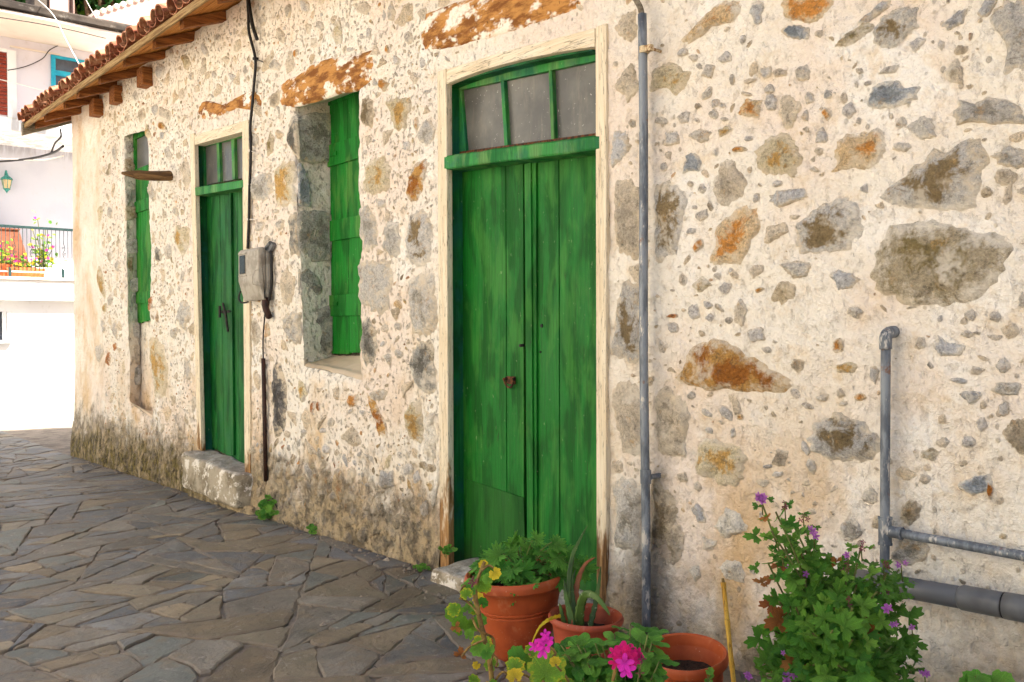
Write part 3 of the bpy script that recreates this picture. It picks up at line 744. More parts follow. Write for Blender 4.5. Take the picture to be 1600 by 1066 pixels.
ELL = """
t 1280,52,14,14 b 1066,83,22,14 b 1085,91,15,12 b 1136,91,24,20,-35 b 1161,62,10,18 g 1110,112,28,22 g 1093,104,9,12 g 1145,126,11,20 g 1106,146,12,26,30
t 1172,126,22,8,-15 b 1194,112,22,20 t 1216,113,24,14 g 1252,114,26,28 g 1201,139,16,16 b 1203,157,18,28 t 1166,147,20,8 o 1173,172,36,36 b 1263,152,17,20 B 1292,146,14,18
t 1231,172,32,50 g 1258,181,18,24 o 1290,180,16,24 w 1090,167,18,12 b 1117,162,18,16 g 1129,165,10,10 g 1068,183,20,24 g 1089,188,12,10 g 1116,180,18,20 g 1133,187,10,8 g 1034,190,24,12
b 1471,72,13,18 r 1517,57,7,16 w 1500,79,24,22 t 1490,111,28,44 g 1392,110,40,14,-15 t 1342,111,18,10 g 1338,131,7,13 g 1356,130,12,9,-25 t 1318,153,12,18 b 1324,173,24,26
g 1342,189,14,12 g 1408,191,22,16,-35 g 1441,202,44,34 b 1050,218,30,26,-25 g 1094,211,38,24 y 1134,205,28,18 t 1045,244,14,16 b 1037,261,12,16 b 1118,238,10,16 o 1155,234,30,10 b 1169,217,14,10
g 1097,295,15,17 t 1079,288,10,10 w 1109,323,8,22,-20 b 1085,324,9,8 g 1096,337,24,18,-30 b 1081,361,16,12 o 1091,383,24,14,-50 b 1182,310,15,19 b 1215,287,20,14 t 1242,339,18,12
b 1284,213,20,26 t 1259,203,11,10 t 1280,237,14,16 g 1272,265,18,14 g 1408,230,26,16 t 1573,278,32,24 t 1575,305,16,40 b 1350,295,14,18
g 1248,421,54,28 t 1182,424,30,20,-30 y 1099,446,32,28 b 1134,450,30,18,-20 t 1068,436,16,22 g 1121,431,14,14 b 1084,485,24,26 b 1107,477,18,14 w 1124,481,8,24,-40 b 1110,496,16,18 b 1053,512,22,20
r 1052,494,20,8 g 1140,501,12,14 b 1184,525,30,30 g 1200,547,18,14 w 1248,571,22,22 b 1142,423,8,10 o 1187,453,16,8,-25 t 1158,488,24,50
g 1337,488,26,20 g 1517,492,24,18 g 1555,495,18,16 g 1512,522,22,16 g 1527,521,16,8 t 1439,537,18,20 t 1578,516,30,26 g 1453,571,12,16,30 t 1527,578,24,18 b 1568,571,20,28 B 1499,595,30,10
y 1322,575,36,18 b 1367,585,16,30 o 1310,540,18,28 b 1469,499,12,14 g 1598,470,14,26
g 1084,618,14,12 g 1106,645,20,12,30 b 1107,673,18,12 b 1147,678,12,18 o 1158,651,10,12 w 1222,716,28,30 b 1200,729,20,8 b 1260,701,18,26,-25 g 1262,634,22,14,20 g 1286,621,20,14 g 1268,730,14,28
t 1190,754,24,22 t 1066,746,24,18 g 1090,761,12,16 b 1217,741,20,12 g 1313,614,18,18 o 1345,621,22,14 b 1317,631,16,10,-25 b 1568,639,18,24 b 1535,664,18,24 b 1514,690,20,24 t 1474,691,20,16 m 1452,710,32,26,20
t 1446,748,20,16 O 1546,766,11,30 g 1356,775,26,26 b 1092,802,22,36,-35 c 1140,818,50,40 g 1330,826,36,40 c 1087,895,22,26 c 1145,892,50,32,25 g 1425,860,54,54 t 1055,845,30,60 b 1105,850,40,20,20
t 982,45,32,56 t 983,130,34,78 g 989,194,14,14
t 649,122,16,18 o 600,135,20,20 o 651,194,8,26 g 665,210,26,44 b 636,229,12,18 b 597,318,28,14 g 606,560,15,24 g 623,553,14,16 g 622,510,14,18 t 602,512,12,14 o 623,475,14,20 b 598,538,9,10
g 592,616,34,22 b 546,643,11,10 g 518,660,12,14 o 552,626,22,24 r 489,637,7,24 r 498,635,5,14 y 472,610,14,34 b 566,644,12,10 b 504,673,12,10 b 473,675,10,8 b 510,702,14,18 t 550,685,26,30
t 528,738,12,16 t 549,742,14,28 B 604,750,26,40 c 682,765,8,64 B 548,815,20,26 B 573,836,20,24 b 548,842,20,30 b 523,775,14,16 g 608,848,16,30 c 438,732,14,30 o 453,738,8,24 t 428,765,24,36 c 580,748,8,14 b 636,735,16,24
g 430,103,20,22 t 438,58,16,26 g 410,32,14,18 g 450,15,12,22 b 476,10,14,24 o 463,83,8,14 y 528,52,16,44 t 568,12,26,22 w 431,156,16,30 g 612,20,14,36 b 577,52,12,24 g 500,40,10,16 b 548,78,12,10 g 640,60,12,20 o 606,78,8,16 b 620,95,12,18
g 398,218,16,22 m 424,226,10,44 g 406,354,20,20 g 440,352,14,18 t 449,448,24,54 w 400,518,18,46 t 420,380,14,24 g 432,330,12,10
t 290,272,20,48 g 239,302,14,32 y 231,205,8,30 O 253,197,11,16 B 254,212,11,16 y 286,372,26,58 k 248,400,12,30 g 263,394,12,28 y 156,334,10,30 g 171,332,10,22 y 157,440,12,48 g 184,415,10,20 g 286,432,14,26
g 288,490,24,42 g 293,580,14,36 r 168,560,9,26 r 180,543,6,14 g 153,550,12,30 r 236,475,8,22 g 180,515,10,30 b 320,78,14,24 b 250,112,14,24 t 268,84,10,22 y 291,98,12,24 t 285,147,10,26 b 243,172,12,20 t 262,183,10,24 w 222,180,10,24
g 172,470,8,20 b 160,510,8,20 w 171,400,6,22 y 268,275,10,20 g 262,240,9,24 g 274,330,9,16 t 256,470,8,22 b 268,455,10,18 g 272,520,12,22 y 164,480,8,16 t 200,185,12,14 m 190,150,10,20 g 212,150,8,18 g 180,240,7,30 m 170,265,6,22
g 340,60,12,20 t 352,95,12,14 b 362,118,10,14 g 300,120,10,14 t 310,140,10,12 g 335,118,8,14 t 372,72,10,22 g 384,110,8,18
"""
def parse_stones():
    out = []
    rnd = random.Random(5)
    for ln in POLY.strip().splitlines():
        k, *pts = ln.split(); out.append((k, [tuple(map(float, p.split(','))) for p in pts]))
    tok = ELL.split()
    for k, s in zip(tok[::2], tok[1::2]):
        q = list(map(float, s.split(','))); cx, cy, w, h = q[:4]; rot = math.radians(q[4]) if len(q) > 4 else math.radians(rnd.uniform(-12, 12))
        n = rnd.choice([4, 5, 5, 6, 7]); a0 = rnd.uniform(0, 6.28); pts = []
        for i in range(n):
            a = a0 + 2 * math.pi * (i + rnd.uniform(-0.3, 0.3)) / n; r = rnd.uniform(0.86, 1.3)
            u = math.cos(a) * w / 2 * r; v = math.sin(a) * h / 2 * r
            pts.append((cx + u * math.cos(rot) - v * math.sin(rot), cy + u * math.sin(rot) + v * math.cos(rot)))
        out.append((k, pts))
    return out

def stone_shape(poly, N, rings, seed, surf, prot, rough):
    """poly: outline in wall coordinates; surf(u,v,h) gives the point h out from the wall"""
    P = np.array(poly); 
    seg = np.roll(P, -1, 0) - P; L = np.hypot(seg[:, 0], seg[:, 1]); cum = np.concatenate([[0], np.cumsum(L)]); tot = cum[-1]
    pts = []
    for i in range(N):
        t = tot * i / N; k = min(np.searchsorted(cum, t, 'right') - 1, len(P) - 1); f = (t - cum[k]) / max(L[k], 1e-9); pts.append(P[k] + seg[k] * f)
    pts = np.array(pts)
    pts = 0.25 * np.roll(pts, 1, 0) + 0.5 * pts + 0.25 * np.roll(pts, -1, 0)
    c = pts.mean(0); s = math.sqrt(max(np.ptp(pts[:, 0]) * np.ptp(pts[:, 1]), 1e-6))
    ang = np.arange(N) / N * 2 * np.pi
    jit = 1 + rough * (0.10 * pn(np.cos(ang) * 2 + seed, np.sin(ang) * 2, 8) + 0.10 * pn(np.cos(ang) * 5 + seed, np.sin(ang) * 5, 9))
    pts = c + (pts - c) * jit[:, None]
    V = []; R = []
    U = [c[0]]; W = [c[1]]; Q = [0.0]; Hh = [prot]
    for q in rings:
        w = c + (pts - c) * q
        prof = prot * (1 - min(q, 1) ** 3.2) + (0.002 if q <= 1 else -0.014) - (0.004 if q == 1 else 0)
        for p in w: U.append(p[0]); W.append(p[1]); Q.append(q); Hh.append(prof)
    U = np.array(U); W = np.array(W); Q = np.array(Q); Hh = np.array(Hh)
    fr = 0.9 / max(s, 0.03)
    Hh = Hh + rough * np.where(Q <= 1.0, 1, 0.3) * (0.10 * min(s, 0.2) * fbm(U * fr * 2.2 + seed, W * fr * 2.2, 21, 3) + 0.012 * min(s / 0.15, 1) * fbm(U * 17 + seed, W * 17, 25, 2)) * (1 - 0.45 * np.clip(Q, 0, 1))
    V = surf(U, W, Hh)
    Fc = [(0, 1 + k, 1 + (k + 1) % N) for k in range(N)]
    for ri in range(len(rings) - 1):
        o0 = 1 + ri * N; o1 = o0 + N
        Fc += [(o0 + k, o1 + k, o1 + (k + 1) % N, o0 + (k + 1) % N) for k in range(N)]
    return V, Fc, np.clip(Q, 0, 1)

def wall_surf(u, v, h): return np.stack([u, -H(u, v) - h, v], 1).tolist()
def in_poly(x, z, P):
    c = False; j = len(P) - 1
    for i in range(len(P)):
        if (P[i][1] > z) != (P[j][1] > z) and x < (P[j][0] - P[i][0]) * (z - P[i][1]) / (P[j][1] - P[i][1]) + P[i][0]: c = not c
        j = i
    return c

def build_stones():
    rnd = random.Random(21)
    items = []
    for i, (k, pp) in enumerate(parse_stones()):
        poly = [(q.x, q.z) for q in (at(*p) for p in pp)]
        xs = [p[0] for p in poly]; zs = [p[1] for p in poly]
        pa = (max(p[0] for p in pp) - min(p[0] for p in pp)) * (max(p[1] for p in pp) - min(p[1] for p in pp))
        items.append([k, poly, pa, (min(xs), max(xs), min(zs), max(zs))])
    items.sort(key=lambda t: -t[2])
    big = items[:292]
    stuff = MB(); sa = {'scol': [], 'scol2': [], 'rim': [], 'bias': []}
    def cols(k):
        a, b, bi = STY[k]; f = rnd.uniform(0.86, 1.12)
        return tuple(c * f for c in a[:3]) + (1,), tuple(c * f for c in b[:3]) + (1,), bi + rnd.uniform(-0.04, 0.05)
    for i, (k, poly, pa, bb) in enumerate(items):
        s = math.sqrt((bb[1] - bb[0]) * (bb[3] - bb[2]))
        N = 56 if pa > 1200 else (30 if pa > 350 else 18)
        rings = [0.15, 0.3, 0.45, 0.6, 0.73, 0.85, 0.94, 1.0, 1.07] if pa > 1200 else ([0.3, 0.55, 0.8, 0.94, 1.0, 1.1] if pa > 350 else [0.45, 0.8, 1.0, 1.12])
        prot = min(0.008 + 0.05 * s, 0.026)
        V, Fc, Q = stone_shape(poly, N, rings, i * 1.7, wall_surf, prot, 1.35)
        a, b, bi = cols(k); n = len(V)
        if pa < 900 and k in 'gbBtw':
            a = tuple(a[q] * .68 + (.72, .62, .50)[q] * .32 for q in range(3)) + (1,); b = tuple(b[q] * .68 + (.72, .62, .50)[q] * .32 for q in range(3)) + (1,)
        at_ = {'scol': [a] * n, 'scol2': [b] * n, 'rim': Q, 'bias': [bi] * n}
        if i < 292: mesh_obj('stone', V, Fc, MT['stone'], front_wall, True, at_)
        else:
            stuff.add(V, Fc)
            for kk in sa: sa[kk] += list(at_[kk])
    # loose fill of chips between the drawn stones
    placed = []; cell = {}
    kinds = 'ggbbttwmygtggbtwtro'
    boxes = [(it[3], it[1]) for it in items]
    bx = {}
    for bi_, (bb, pl) in enumerate(boxes):
        for gx_ in range(int(bb[0] // 0.25) - 1, int(bb[1] // 0.25) + 2):
            for gz_ in range(int(bb[2] // 0.25) - 1, int(bb[3] // 0.25) + 2): bx.setdefault((gx_, gz_), []).append(bi_)
    tries = 0
    ghosts = 0
    while len(placed) < 3600 and tries < 90000:
        tries += 1
        x = rnd.uniform(-10.5, -0.7) if rnd.random() < 0.75 else rnd.uniform(-10.5, -3.9); z = rnd.uniform(-0.12, 3.9)
        if x > -4.0 and rnd.random() < 0.74: continue
        if x > -4.0 and z < 0.3 and rnd.random() < 0.6: continue
        r = min(0.06, 0.012 * math.exp(rnd.gauss(0.3, 0.62)))
        if x > -4: r *= 0.85
        if ghosts < 150 and tries < 6000: r = rnd.uniform(0.035, 0.085)
        elif tries < 7500: x = rnd.uniform(-6.65, -4.35); z = rnd.uniform(-0.08, 0.6); r = rnd.uniform(0.022, 0.05)
        if float(pn(x * 1.3, z * 1.3, 31)) + 0.6 * float(pn(x * 3.1, z * 3.1, 33)) < 0.05 and rnd.random() < 0.8: continue
        bad = False
        for o in OPS:
            if o.left(min(max(z, o.zb), o.zt)) - 0.10 < x < o.right(min(max(z, o.zb), o.zt)) + 0.09 and o.zb - 0.1 < z < o.zt + 0.12: bad = True; break
        if bad: continue
        for bi_ in bx.get((int(x // 0.25), int(z // 0.25)), ()):
            bb, pl = boxes[bi_]
            if bb[0] - r < x < bb[1] + r and bb[2] - r < z < bb[3] + r:
                if any(in_poly(x + r * c_, z + r * s_, pl) for c_, s_ in ((0, 0), (1, 0), (-1, 0), (0, 1), (0, -1))): bad = True; break
        if bad: continue
        ck = (int(x // 0.16), int(z // 0.16))
        for i in (-1, 0, 1):
            for j in (-1, 0, 1):
                for (xx, zz, rr) in cell.get((ck[0] + i, ck[1] + j), ()):
                    if math.hypot(x - xx, z - zz) < (r + rr) * 1.15: bad = True
        if bad: continue
        ghosts += r > 0.034 and tries < 6000
        placed.append((x, z, r)); cell.setdefault(ck, []).append((x, z, r))
    for i, (x, z, r) in enumerate(placed):
        n = rnd.choice([3, 4, 4, 5]); a0 = rnd.uniform(0, 6.28); rot = rnd.uniform(-0.9, 0.9); asp = rnd.uniform(0.7, 2.3); poly = []
        for q in range(n):
            a = a0 + 2 * math.pi * (q + rnd.uniform(-0.3, 0.3)) / n; rr = r * rnd.uniform(0.75, 1.5)
            u = math.cos(a) * rr * asp ** 0.5; v = math.sin(a) * rr / asp ** 0.5
            poly.append((x + u * math.cos(rot) - v * math.sin(rot), z + u * math.sin(rot) + v * math.cos(rot)))
        V, Fc, Q = stone_shape(poly, 11 if r < 0.034 else 22, [0.6, 1.0, 1.15] if r < 0.034 else [0.35, 0.65, 0.9, 1.0, 1.1], i * 0.37, wall_surf, 0.003 + 0.12 * r, 1.6)
        a, b, bi = cols(rnd.choice(kinds)); m = len(V)
        pm = (rnd.uniform(0.1, 0.7) if x < -4 else rnd.uniform(0.4, 0.88)) if r < 0.034 else rnd.uniform(0.45, 0.9)
        if z < 0.55 and -6.7 < x < -4.2: pm *= 0.3
        pl_ = S(238, 218, 188)
        a = tuple(a[q] * (1 - pm) + pl_[q] * pm for q in range(3)) + (1,); b = tuple(b[q] * (1 - pm) + pl_[q] * pm for q in range(3)) + (1,)
        stuff.add(V, Fc); sa['scol'] += [a] * m; sa['scol2'] += [b] * m; sa['rim'] += list(Q * 0.82); sa['bias'] += [bi] * m
    o = mesh_obj('small_stones', stuff.v, stuff.f, MT['stone'], front_wall, True, sa); tag(o, kind='stuff')
build_stones()

# ------------------------------------------------------------------ windows with shutters
def wpart(name): 
    e = empty(name, (0, 0, 0)); hchild(e); return e
def PX(y, *q): return [(p.x, p.z) for p in (at(a, b, y) for a, b in q)]

def jamb_stones(parent, xj, lst, seed, dmax=0.285):
    for i, (k, pp) in enumerate(lst):
        poly = [(q.y, q.z) for q in (atx(a, b, xj) for a, b in pp)]
        poly = [(min(max(u, 0.012), dmax), v) for u, v in poly]
        def surf(u, v, h): return np.stack([xj + 0.002 + h, u, v], 1).tolist()
        V, Fc, Q = stone_shape(poly, 44, [0.25, 0.5, 0.75, 0.92, 1.0, 1.04], seed + i, surf, 0.004, 0.4)
        a, b, bi = STY[k]; n = len(V)
        mesh_obj('jamb_stone', V, Fc, MT['stone'], parent, True, {'scol': [a] * n, 'scol2': [b] * n, 'rim': Q * 0.75, 'bias': [bi] * n})

win1 = wpart('window')
_i = at(520, 350, 0.30); _t = at(540, 157, 0.30); _b = at(540, 556, 0.30)
xil1 = _i.x; xir1 = W1.xr + 0.02; zit1 = _t.z + 0.03; zib1 = _b.z
reveal(W1, 0.30, xil1, xir1, zit1, zib1, 'window', win1)
xj1 = (W1.xl + xil1) / 2 + 0.012
jamb_stones(win1, xj1, [('K', [(462, 184), (490, 176), (522, 178), (523, 252), (490, 254), (463, 250)]),
                        ('B', [(466, 256), (472, 254), (484, 285), (486, 322), (468, 322)]),
                        ('K', [(462, 331), (492, 330), (526, 334), (527, 406), (492, 410), (462, 406)]),
                        ('K', [(466, 420), (480, 418), (500, 436), (504, 455), (492, 470), (466, 478)]),
                        ('K', [(467, 490), (490, 484), (528, 478), (530, 550), (500, 558), (478, 562), (468, 545)])], 40)
def shutter(parent, y, cols, ztop, zbot, battens, xl, xr, mat):
    for i in range(len(cols) - 1):
        a, b = cols[i], cols[i + 1]; dz = 0.012 * ((i * 7) % 3 - 1)
        MB().prism([(a + 0.002, zbot + dz), (b - 0.002, zbot + dz), (b - 0.002, ztop), (a + 0.002, ztop)], y - 0.022, y, 0.003).build('plank', mat, parent)
    for (z0, z1) in battens:
        MB().prism([(xl - 0.006, z0), (xr, z0 + 0.004), (xr, z1 + 0.004), (xl - 0.006, z1)], y - 0.040, y - 0.023, 0.004).build('batten', mat, parent)
ysh = 0.30
def zpx(px, py, y): return at(px, py, y).z
c1 = [xil1 + 0.004] + [xil1 + 0.26, xil1 + 0.52, xil1 + 0.78] + [xir1]
shutter(win1, ysh, c1, zit1 - 0.02, zpx(545, 551, ysh - .02), [(zpx(535, 254, ysh - .05), zpx(535, 219, ysh - .05)), (zpx(535, 374, ysh - .05), zpx(535, 341, ysh - .05)), (zpx(535, 494, ysh - .05), zpx(535, 460, ysh - .05))], xil1, xir1, MT['shutter_green'])
MB().prism([(xil1 - .02, zit1 - .035), (xir1, zit1 - .035), (xir1, zit1 + .01), (xil1 - .02, zit1 + .01)], ysh - .03, ysh + .05, .004).build('frame', MT['shutter_green'], win1)
MB().box((xil1 - .05, ysh + .06, zib1 - .1), (xir1 + .05, ysh + .1, zit1 + .1)).build('backing', MT['grey_wood'], win1)
# hasp slots and catch on the shutter
for (zz_) in (zpx(533, 236, ysh - .06), zpx(533, 474, ysh - .06)):
    MB().box((xil1 + .05, ysh - .050, zz_ - .014), (xil1 + .14, ysh - .0405, zz_ + .014), .002).build('latch', MT['shutter_green'], win1)

win2 = wpart('window')
_i2 = at(217, 400, 0.155); zit2 = at(222, 206, 0.155).z + .02; zib2 = at(222, 640, 0.155).z
xil2 = _i2.x; xir2 = W2.xr + .02
reveal(W2, 0.155, xil2, xir2, zit2, zib2, 'window', win2)
xj2 = (W2.xl + xil2) / 2 + 0.014
jamb_stones(win2, xj2, [('g', [(190, 222), (205, 220), (210, 235), (198, 240), (191, 234)]), ('m', [(191, 248), (205, 246), (212, 262), (205, 272), (192, 266)]),
                        ('g', [(190, 297), (205, 296), (206, 312), (198, 322), (190, 312)]), ('m', [(193, 324), (213, 322), (214, 340), (195, 345)]),
                        ('g', [(194, 375), (214, 373), (215, 396), (200, 398), (193, 388)]), ('m', [(198, 402), (208, 402), (208, 425), (198, 424)]),
                        ('g', [(198, 438), (216, 434), (217, 455), (200, 456)]), ('g', [(196, 460), (210, 460), (206, 490), (197, 488)]),
                        ('g', [(196, 504), (218, 504), (219, 528), (200, 528)]), ('t', [(198, 536), (219, 540), (219, 568), (199, 568)]), ('g', [(200, 575), (220, 574), (221, 600), (205, 604)])], 70, 0.148)
zs0 = zpx(222, 503, .14)
c2 = [xil2, xil2 + .14, xil2 + .30, xil2 + .46, xir2]
zg1 = zpx(222, 268, .14)
shutter(win2, .15, c2, zg1, zs0, [(zpx(222, 330, .11), zpx(222, 312, .11)), (zpx(222, 474, .11), zpx(222, 456, .11)), (zg1 - .03, zg1 + .03)], xil2, xir2, MT['shutter_green'])
fr = MB(); fr.prism([(xil2 - .01, zg1 + .03), (xil2 + .06, zg1 + .03), (xil2 + .06, zit2), (xil2 - .01, zit2)], .11, .152, .003)
fr.prism([(xil2 + .06, zit2 - .09), (xir2, zit2 - .09), (xir2, zit2), (xil2 + .06, zit2)], .11, .152, .003); fr.build('frame', MT['shutter_green'], win2)
MT['glass'] = None
def mat_glass():
    t = NT('dusty_glass'); p = t.pos()
    n = t.noise(3, 5, 0.6)
    c = t.mix(t.sm(n, 0.35, 0.65), S(112, 110, 104), S(84, 83, 80))
    c = t.mix(t.math('MULTIPLY', t.sm(t.noise(70, 3, 0.6), 0.67, 0.72), 0.8), c, S(205, 205, 196))
    c = t.mix(t.math('MULTIPLY', t.sm(t.noise(14, 5, 0.7, vec=t.mapv(p, (1.5, 1.5, .3))), 0.5, 0.7), 0.35), c, S(140, 132, 118))
    t.color(c); t.rough(0.32); t.b.inputs['Specular IOR Level'].default_value = 0.35; return t.m
MT['glass'] = mat_glass()
MB().prism([(xil2 + .06, zg1 + .03), (xir2, zg1 + .03), (xir2, zit2 - .09), (xil2 + .06, zit2 - .09)], .13, .14).build('pane', MT['glass'], win2)
MB().box((xil2 - .05, .157, zib2 - .1), (xir2 + .05, .2, zit2 + .1)).build('back_panel', MT['plaster'], win2)

# ------------------------------------------------------------------ doors
MT['iron'] = mat_simple('rusty_iron', S(112, 66, 34), S(58, 40, 28), 40, 0.8, 0.5)
MT['dark_iron'] = mat_simple('dark_iron', S(52, 46, 42), S(30, 28, 26), 40, 0.7, 0.4)
def pil(name, mat, parent, y0, y1, pts, bev=0.004):
    return MB().prism(PX(y0, *pts), y0, y1, bev).build(name, mat, parent)
d2 = wpart('door')
yl = 0.11
pil('frame_post', MT['cream_wood_z'], d2, -.022, .02, [(683, 112), (697, 107), (701, 905), (687, 895)], .006)
pil('frame_post', MT['cream_wood_z'], d2, -.022, .02, [(930, 42), (947, 36), (947, 1000), (932, 995)], .006)
pil('frame_header', MT['cream_wood_x'], d2, -.018, .13, [(694, 133), (722, 121), (750, 111), (780, 102), (811, 94), (840, 88), (870, 82), (900, 77), (929, 73), (929, 44), (800, 77), (686, 112)], .004)
# inner lining painted green
xl2 = at(697, 500, 0).x
MB().hexa([(at(697, 131, 0).x - .03, .021, -.1), (at(700, 880, 0).x + .004, .021, -.1), (at(700, 880, 0).x + .004, .135, -.1), (at(697, 131, 0).x - .03, .135, -.1)],
          [(at(697, 131, 0).x - .03, .0, at(697, 128, 0).z), (at(697, 131, 0).x + .006, .0, at(697, 128, 0).z), (at(697, 131, 0).x + .006, .135, at(697, 128, 0).z), (at(697, 131, 0).x - .03, .135, at(697, 128, 0).z)]).build('jamb_lining', MT['jamb_green'], d2)
# arched green head lining
hd = PX(0.06, (700, 141), (745, 124), (800, 109), (860, 95), (935, 82), (935, 62), (800, 86), (700, 118))
MB().prism(hd, .02, .13, .002).build('head_lining', MT['jamb_green'], d2)
yt = 0.085
pil('transom_rail', MT['beam_green'], d2, yt, yt + .04, [(708, 143), (936, 94), (936, 76), (708, 131)])
pil('transom_stile', MT['beam_green'], d2, yt + .001, yt + .041, [(708, 142), (720, 139), (728, 238), (716, 242)])
pil('transom_bar', MT['beam_green'], d2, yt - .004, yt + .036, [(782, 127), (787, 126), (793, 227), (788, 228)], .002)
pil('transom_bar', MT['beam_green'], d2, yt - .004, yt + .036, [(857, 111), (862, 110), (866, 218), (861, 219)], .002)
for a in ([(717, 140), (785, 125), (790, 229), (724, 240)], [(785, 125), (860, 110), (864, 219), (790, 229)], [(860, 110), (940, 92), (940, 207), (864, 219)]):
    pil('pane', MT['glass'], d2, yt + .022, yt + .028, a, 0)
pil('transom_sill', MT['iron'], d2, yt - .006, yt + .04, [(718, 237), (938, 207), (938, 213), (718, 243)], .002)
# the heavy crooked beam
bm_ = MB(); top_ = PX(-.028, (693, 244), (935, 211)); bot_ = PX(-.028, (694, 264), (935, 234))
n_ = 22; vs_ = []
for i in range(n_ + 1):
    t_ = i / n_; xx = top_[0][0] + (top_[1][0] - top_[0][0]) * t_; zt_ = top_[0][1] + (top_[1][1] - top_[0][1]) * t_; zb_ = bot_[0][1] + (bot_[1][1] - bot_[0][1]) * t_
    zt_ += 0.006 * float(pn(xx * 7, 1.5, 3)); zb_ += 0.006 * float(pn(xx * 6, 5.5, 3)); yy = -.028 + .008 * float(pn(xx * 8, 9.5, 3))
    vs_ += [(xx, yy + .006, zb_), (xx, yy, zb_ + .008), (xx, yy, zt_ - .008), (xx, yy + .008, zt_), (xx, .1, zt_), (xx, .1, zb_)]
fs_ = [(i * 6 + k, i * 6 + (k + 1) % 6, (i + 1) * 6 + (k + 1) % 6, (i + 1) * 6 + k) for i in range(n_) for k in range(6)] + [tuple(range(6)), tuple(n_ * 6 + k for k in range(6))]
bm_.add(vs_, fs_).build('transom_beam', MT['beam_green'], d2, autos=35)
def zline(px, a, b): return a[1] + (b[1] - a[1]) * (px - a[0]) / (b[0] - a[0])
tl, tr = (722, 255), (936, 226); bl, br = (728, 893), (936, 985)
cols2 = [(716, 722), (789.5, 790.5), (817.5, 818), (837.5, 839), (872.5, 874), (935, 937)]
for i, (a, b) in enumerate([(718, 789.5), (790.7, 817), (839, 872.4), (873.8, 938)]):
    off = 5
    pil('plank', MT['door_green'], d2, yl + (0.002 if i in (1, 2) else 0), yl + .035, [(a, zline(a, tl, tr)), (b, zline(b, tl, tr)), (b + 2, zline(b, bl, br)), (a + 2 + (3 if i == 0 else 0), zline(a, bl, br))], .003)
pil('cover_strip', MT['door_green'], d2, yl - .022, yl + .001, [(819, 256), (829, 254), (834, 960), (824, 955)], .004)
pil('cover_strip', MT['door_green'], d2, yl - .012, yl + .001, [(830, 254), (837, 253), (839, 960), (835, 958)], .003)
pil('repair_panel', MT['patch_green'], d2, yl - .007, yl - .0005, [(726, 748), (818, 778), (822, 940), (730, 905)], .002)
# ring handle, lock plate and key holes
hp = at(795, 597, yl - .02)
hb = MB(); hb.prism([(hp.x - .036, hp.z - .012), (hp.x + .036, hp.z - .012), (hp.x + .036, hp.z + .03), (hp.x - .036, hp.z + .03)], yl - .009, yl - .001, .003)
hb.tube([(hp.x + .036 * math.cos(a), yl - .022 - .006 * math.sin(a), hp.z + .012 + .042 * math.sin(a)) for a in np.linspace(math.pi, 2 * math.pi, 14)], .006, 8)
hb.tube([(hp.x - .03, yl - .004, hp.z + .02), (hp.x - .036, yl - .03, hp.z + .012)], .008, 8); hb.tube([(hp.x + .03, yl - .004, hp.z + .02), (hp.x + .036, yl - .03, hp.z + .012)], .008, 8)
hb.build('handle', MT['iron'], d2, autos=40)
for (a, b, r_) in ((846, 509, .010), (817, 540, .008), (844, 550, .006)):
    q = at(a, b, yl - .002); MB().tube([(q.x, yl - .004 - (.021 if a < 830 else 0), q.z), (q.x, yl + .001, q.z)], r_, 10).build('keyhole', MT['dark_iron'], d2)
MB().box((D2.xl - .05, .15, -.3), (D2.xr + .05, .2, D2.zt + .1)).build('backing', MT['grey_wood'], d2)

d1 = wpart('door')
pil('frame_post', MT['cream_wood_z'], d1, -.018, .02, [(296.5, 210), (303, 208), (314.5, 705), (308, 700)], .005)
pil('frame_post', MT['cream_wood_z'], d1, -.018, .02, [(378, 190), (388, 187), (391, 745), (382, 740)], .005)
pil('frame_header', MT['cream_wood_x'], d1, -.014, .12, [(303, 227), (378, 206), (378, 190), (300, 212)], .004)
MB().hexa([(at(312.5, 690, 0).x - .01, .021, -.1), (at(314.5, 690, 0).x + .003, .021, -.1), (at(314.5, 690, 0).x + .003, .12, -.1), (at(312.5, 690, 0).x - .01, .12, -.1)],
          [(at(303, 226, 0).x - .02, .021, at(303, 224, 0).z), (at(303, 226, 0).x + .003, .021, at(303, 224, 0).z), (at(303, 226, 0).x + .003, .12, at(303, 224, 0).z), (at(303, 226, 0).x - .03, .12, at(303, 224, 0).z)]).build('jamb_lining', MT['jamb_green'], d1)
y1_ = 0.075
pil('transom_rail', MT['beam_green'], d1, y1_, y1_ + .04, [(308, 232), (384, 213), (384, 203), (308, 222)])
pil('transom_stile', MT['beam_green'], d1, y1_ + .001, y1_ + .041, [(312, 231), (318, 229), (320, 290), (314, 291)], .002)
pil('transom_bar', MT['beam_green'], d1, y1_ - .006, y1_ + .036, [(338, 224), (342, 223), (344, 284), (340, 285)], .002)
pil('transom_bar', MT['beam_green'], d1, y1_ - .006, y1_ + .036, [(361, 218), (365.5, 217), (367, 280), (363, 281)], .002)
for a in ([(315, 230), (340, 224), (342, 285), (318, 290)], [(340, 224), (363, 218), (365, 281), (342, 285)], [(363, 218), (385, 213), (385, 277), (365, 281)]):
    pil('pane', MT['glass1'] if 'glass1' in MT else MT['glass'], d1, y1_ + .02, y1_ + .026, a, 0)
pil('transom_beam', MT['beam_green'], d1, -.02, .1, [(304, 293), (379.5, 281), (380, 293), (305, 306)], .006)
yl1 = 0.10
tl, tr = (316, 300), (384, 290); bl, br = (328, 697), (386, 728)
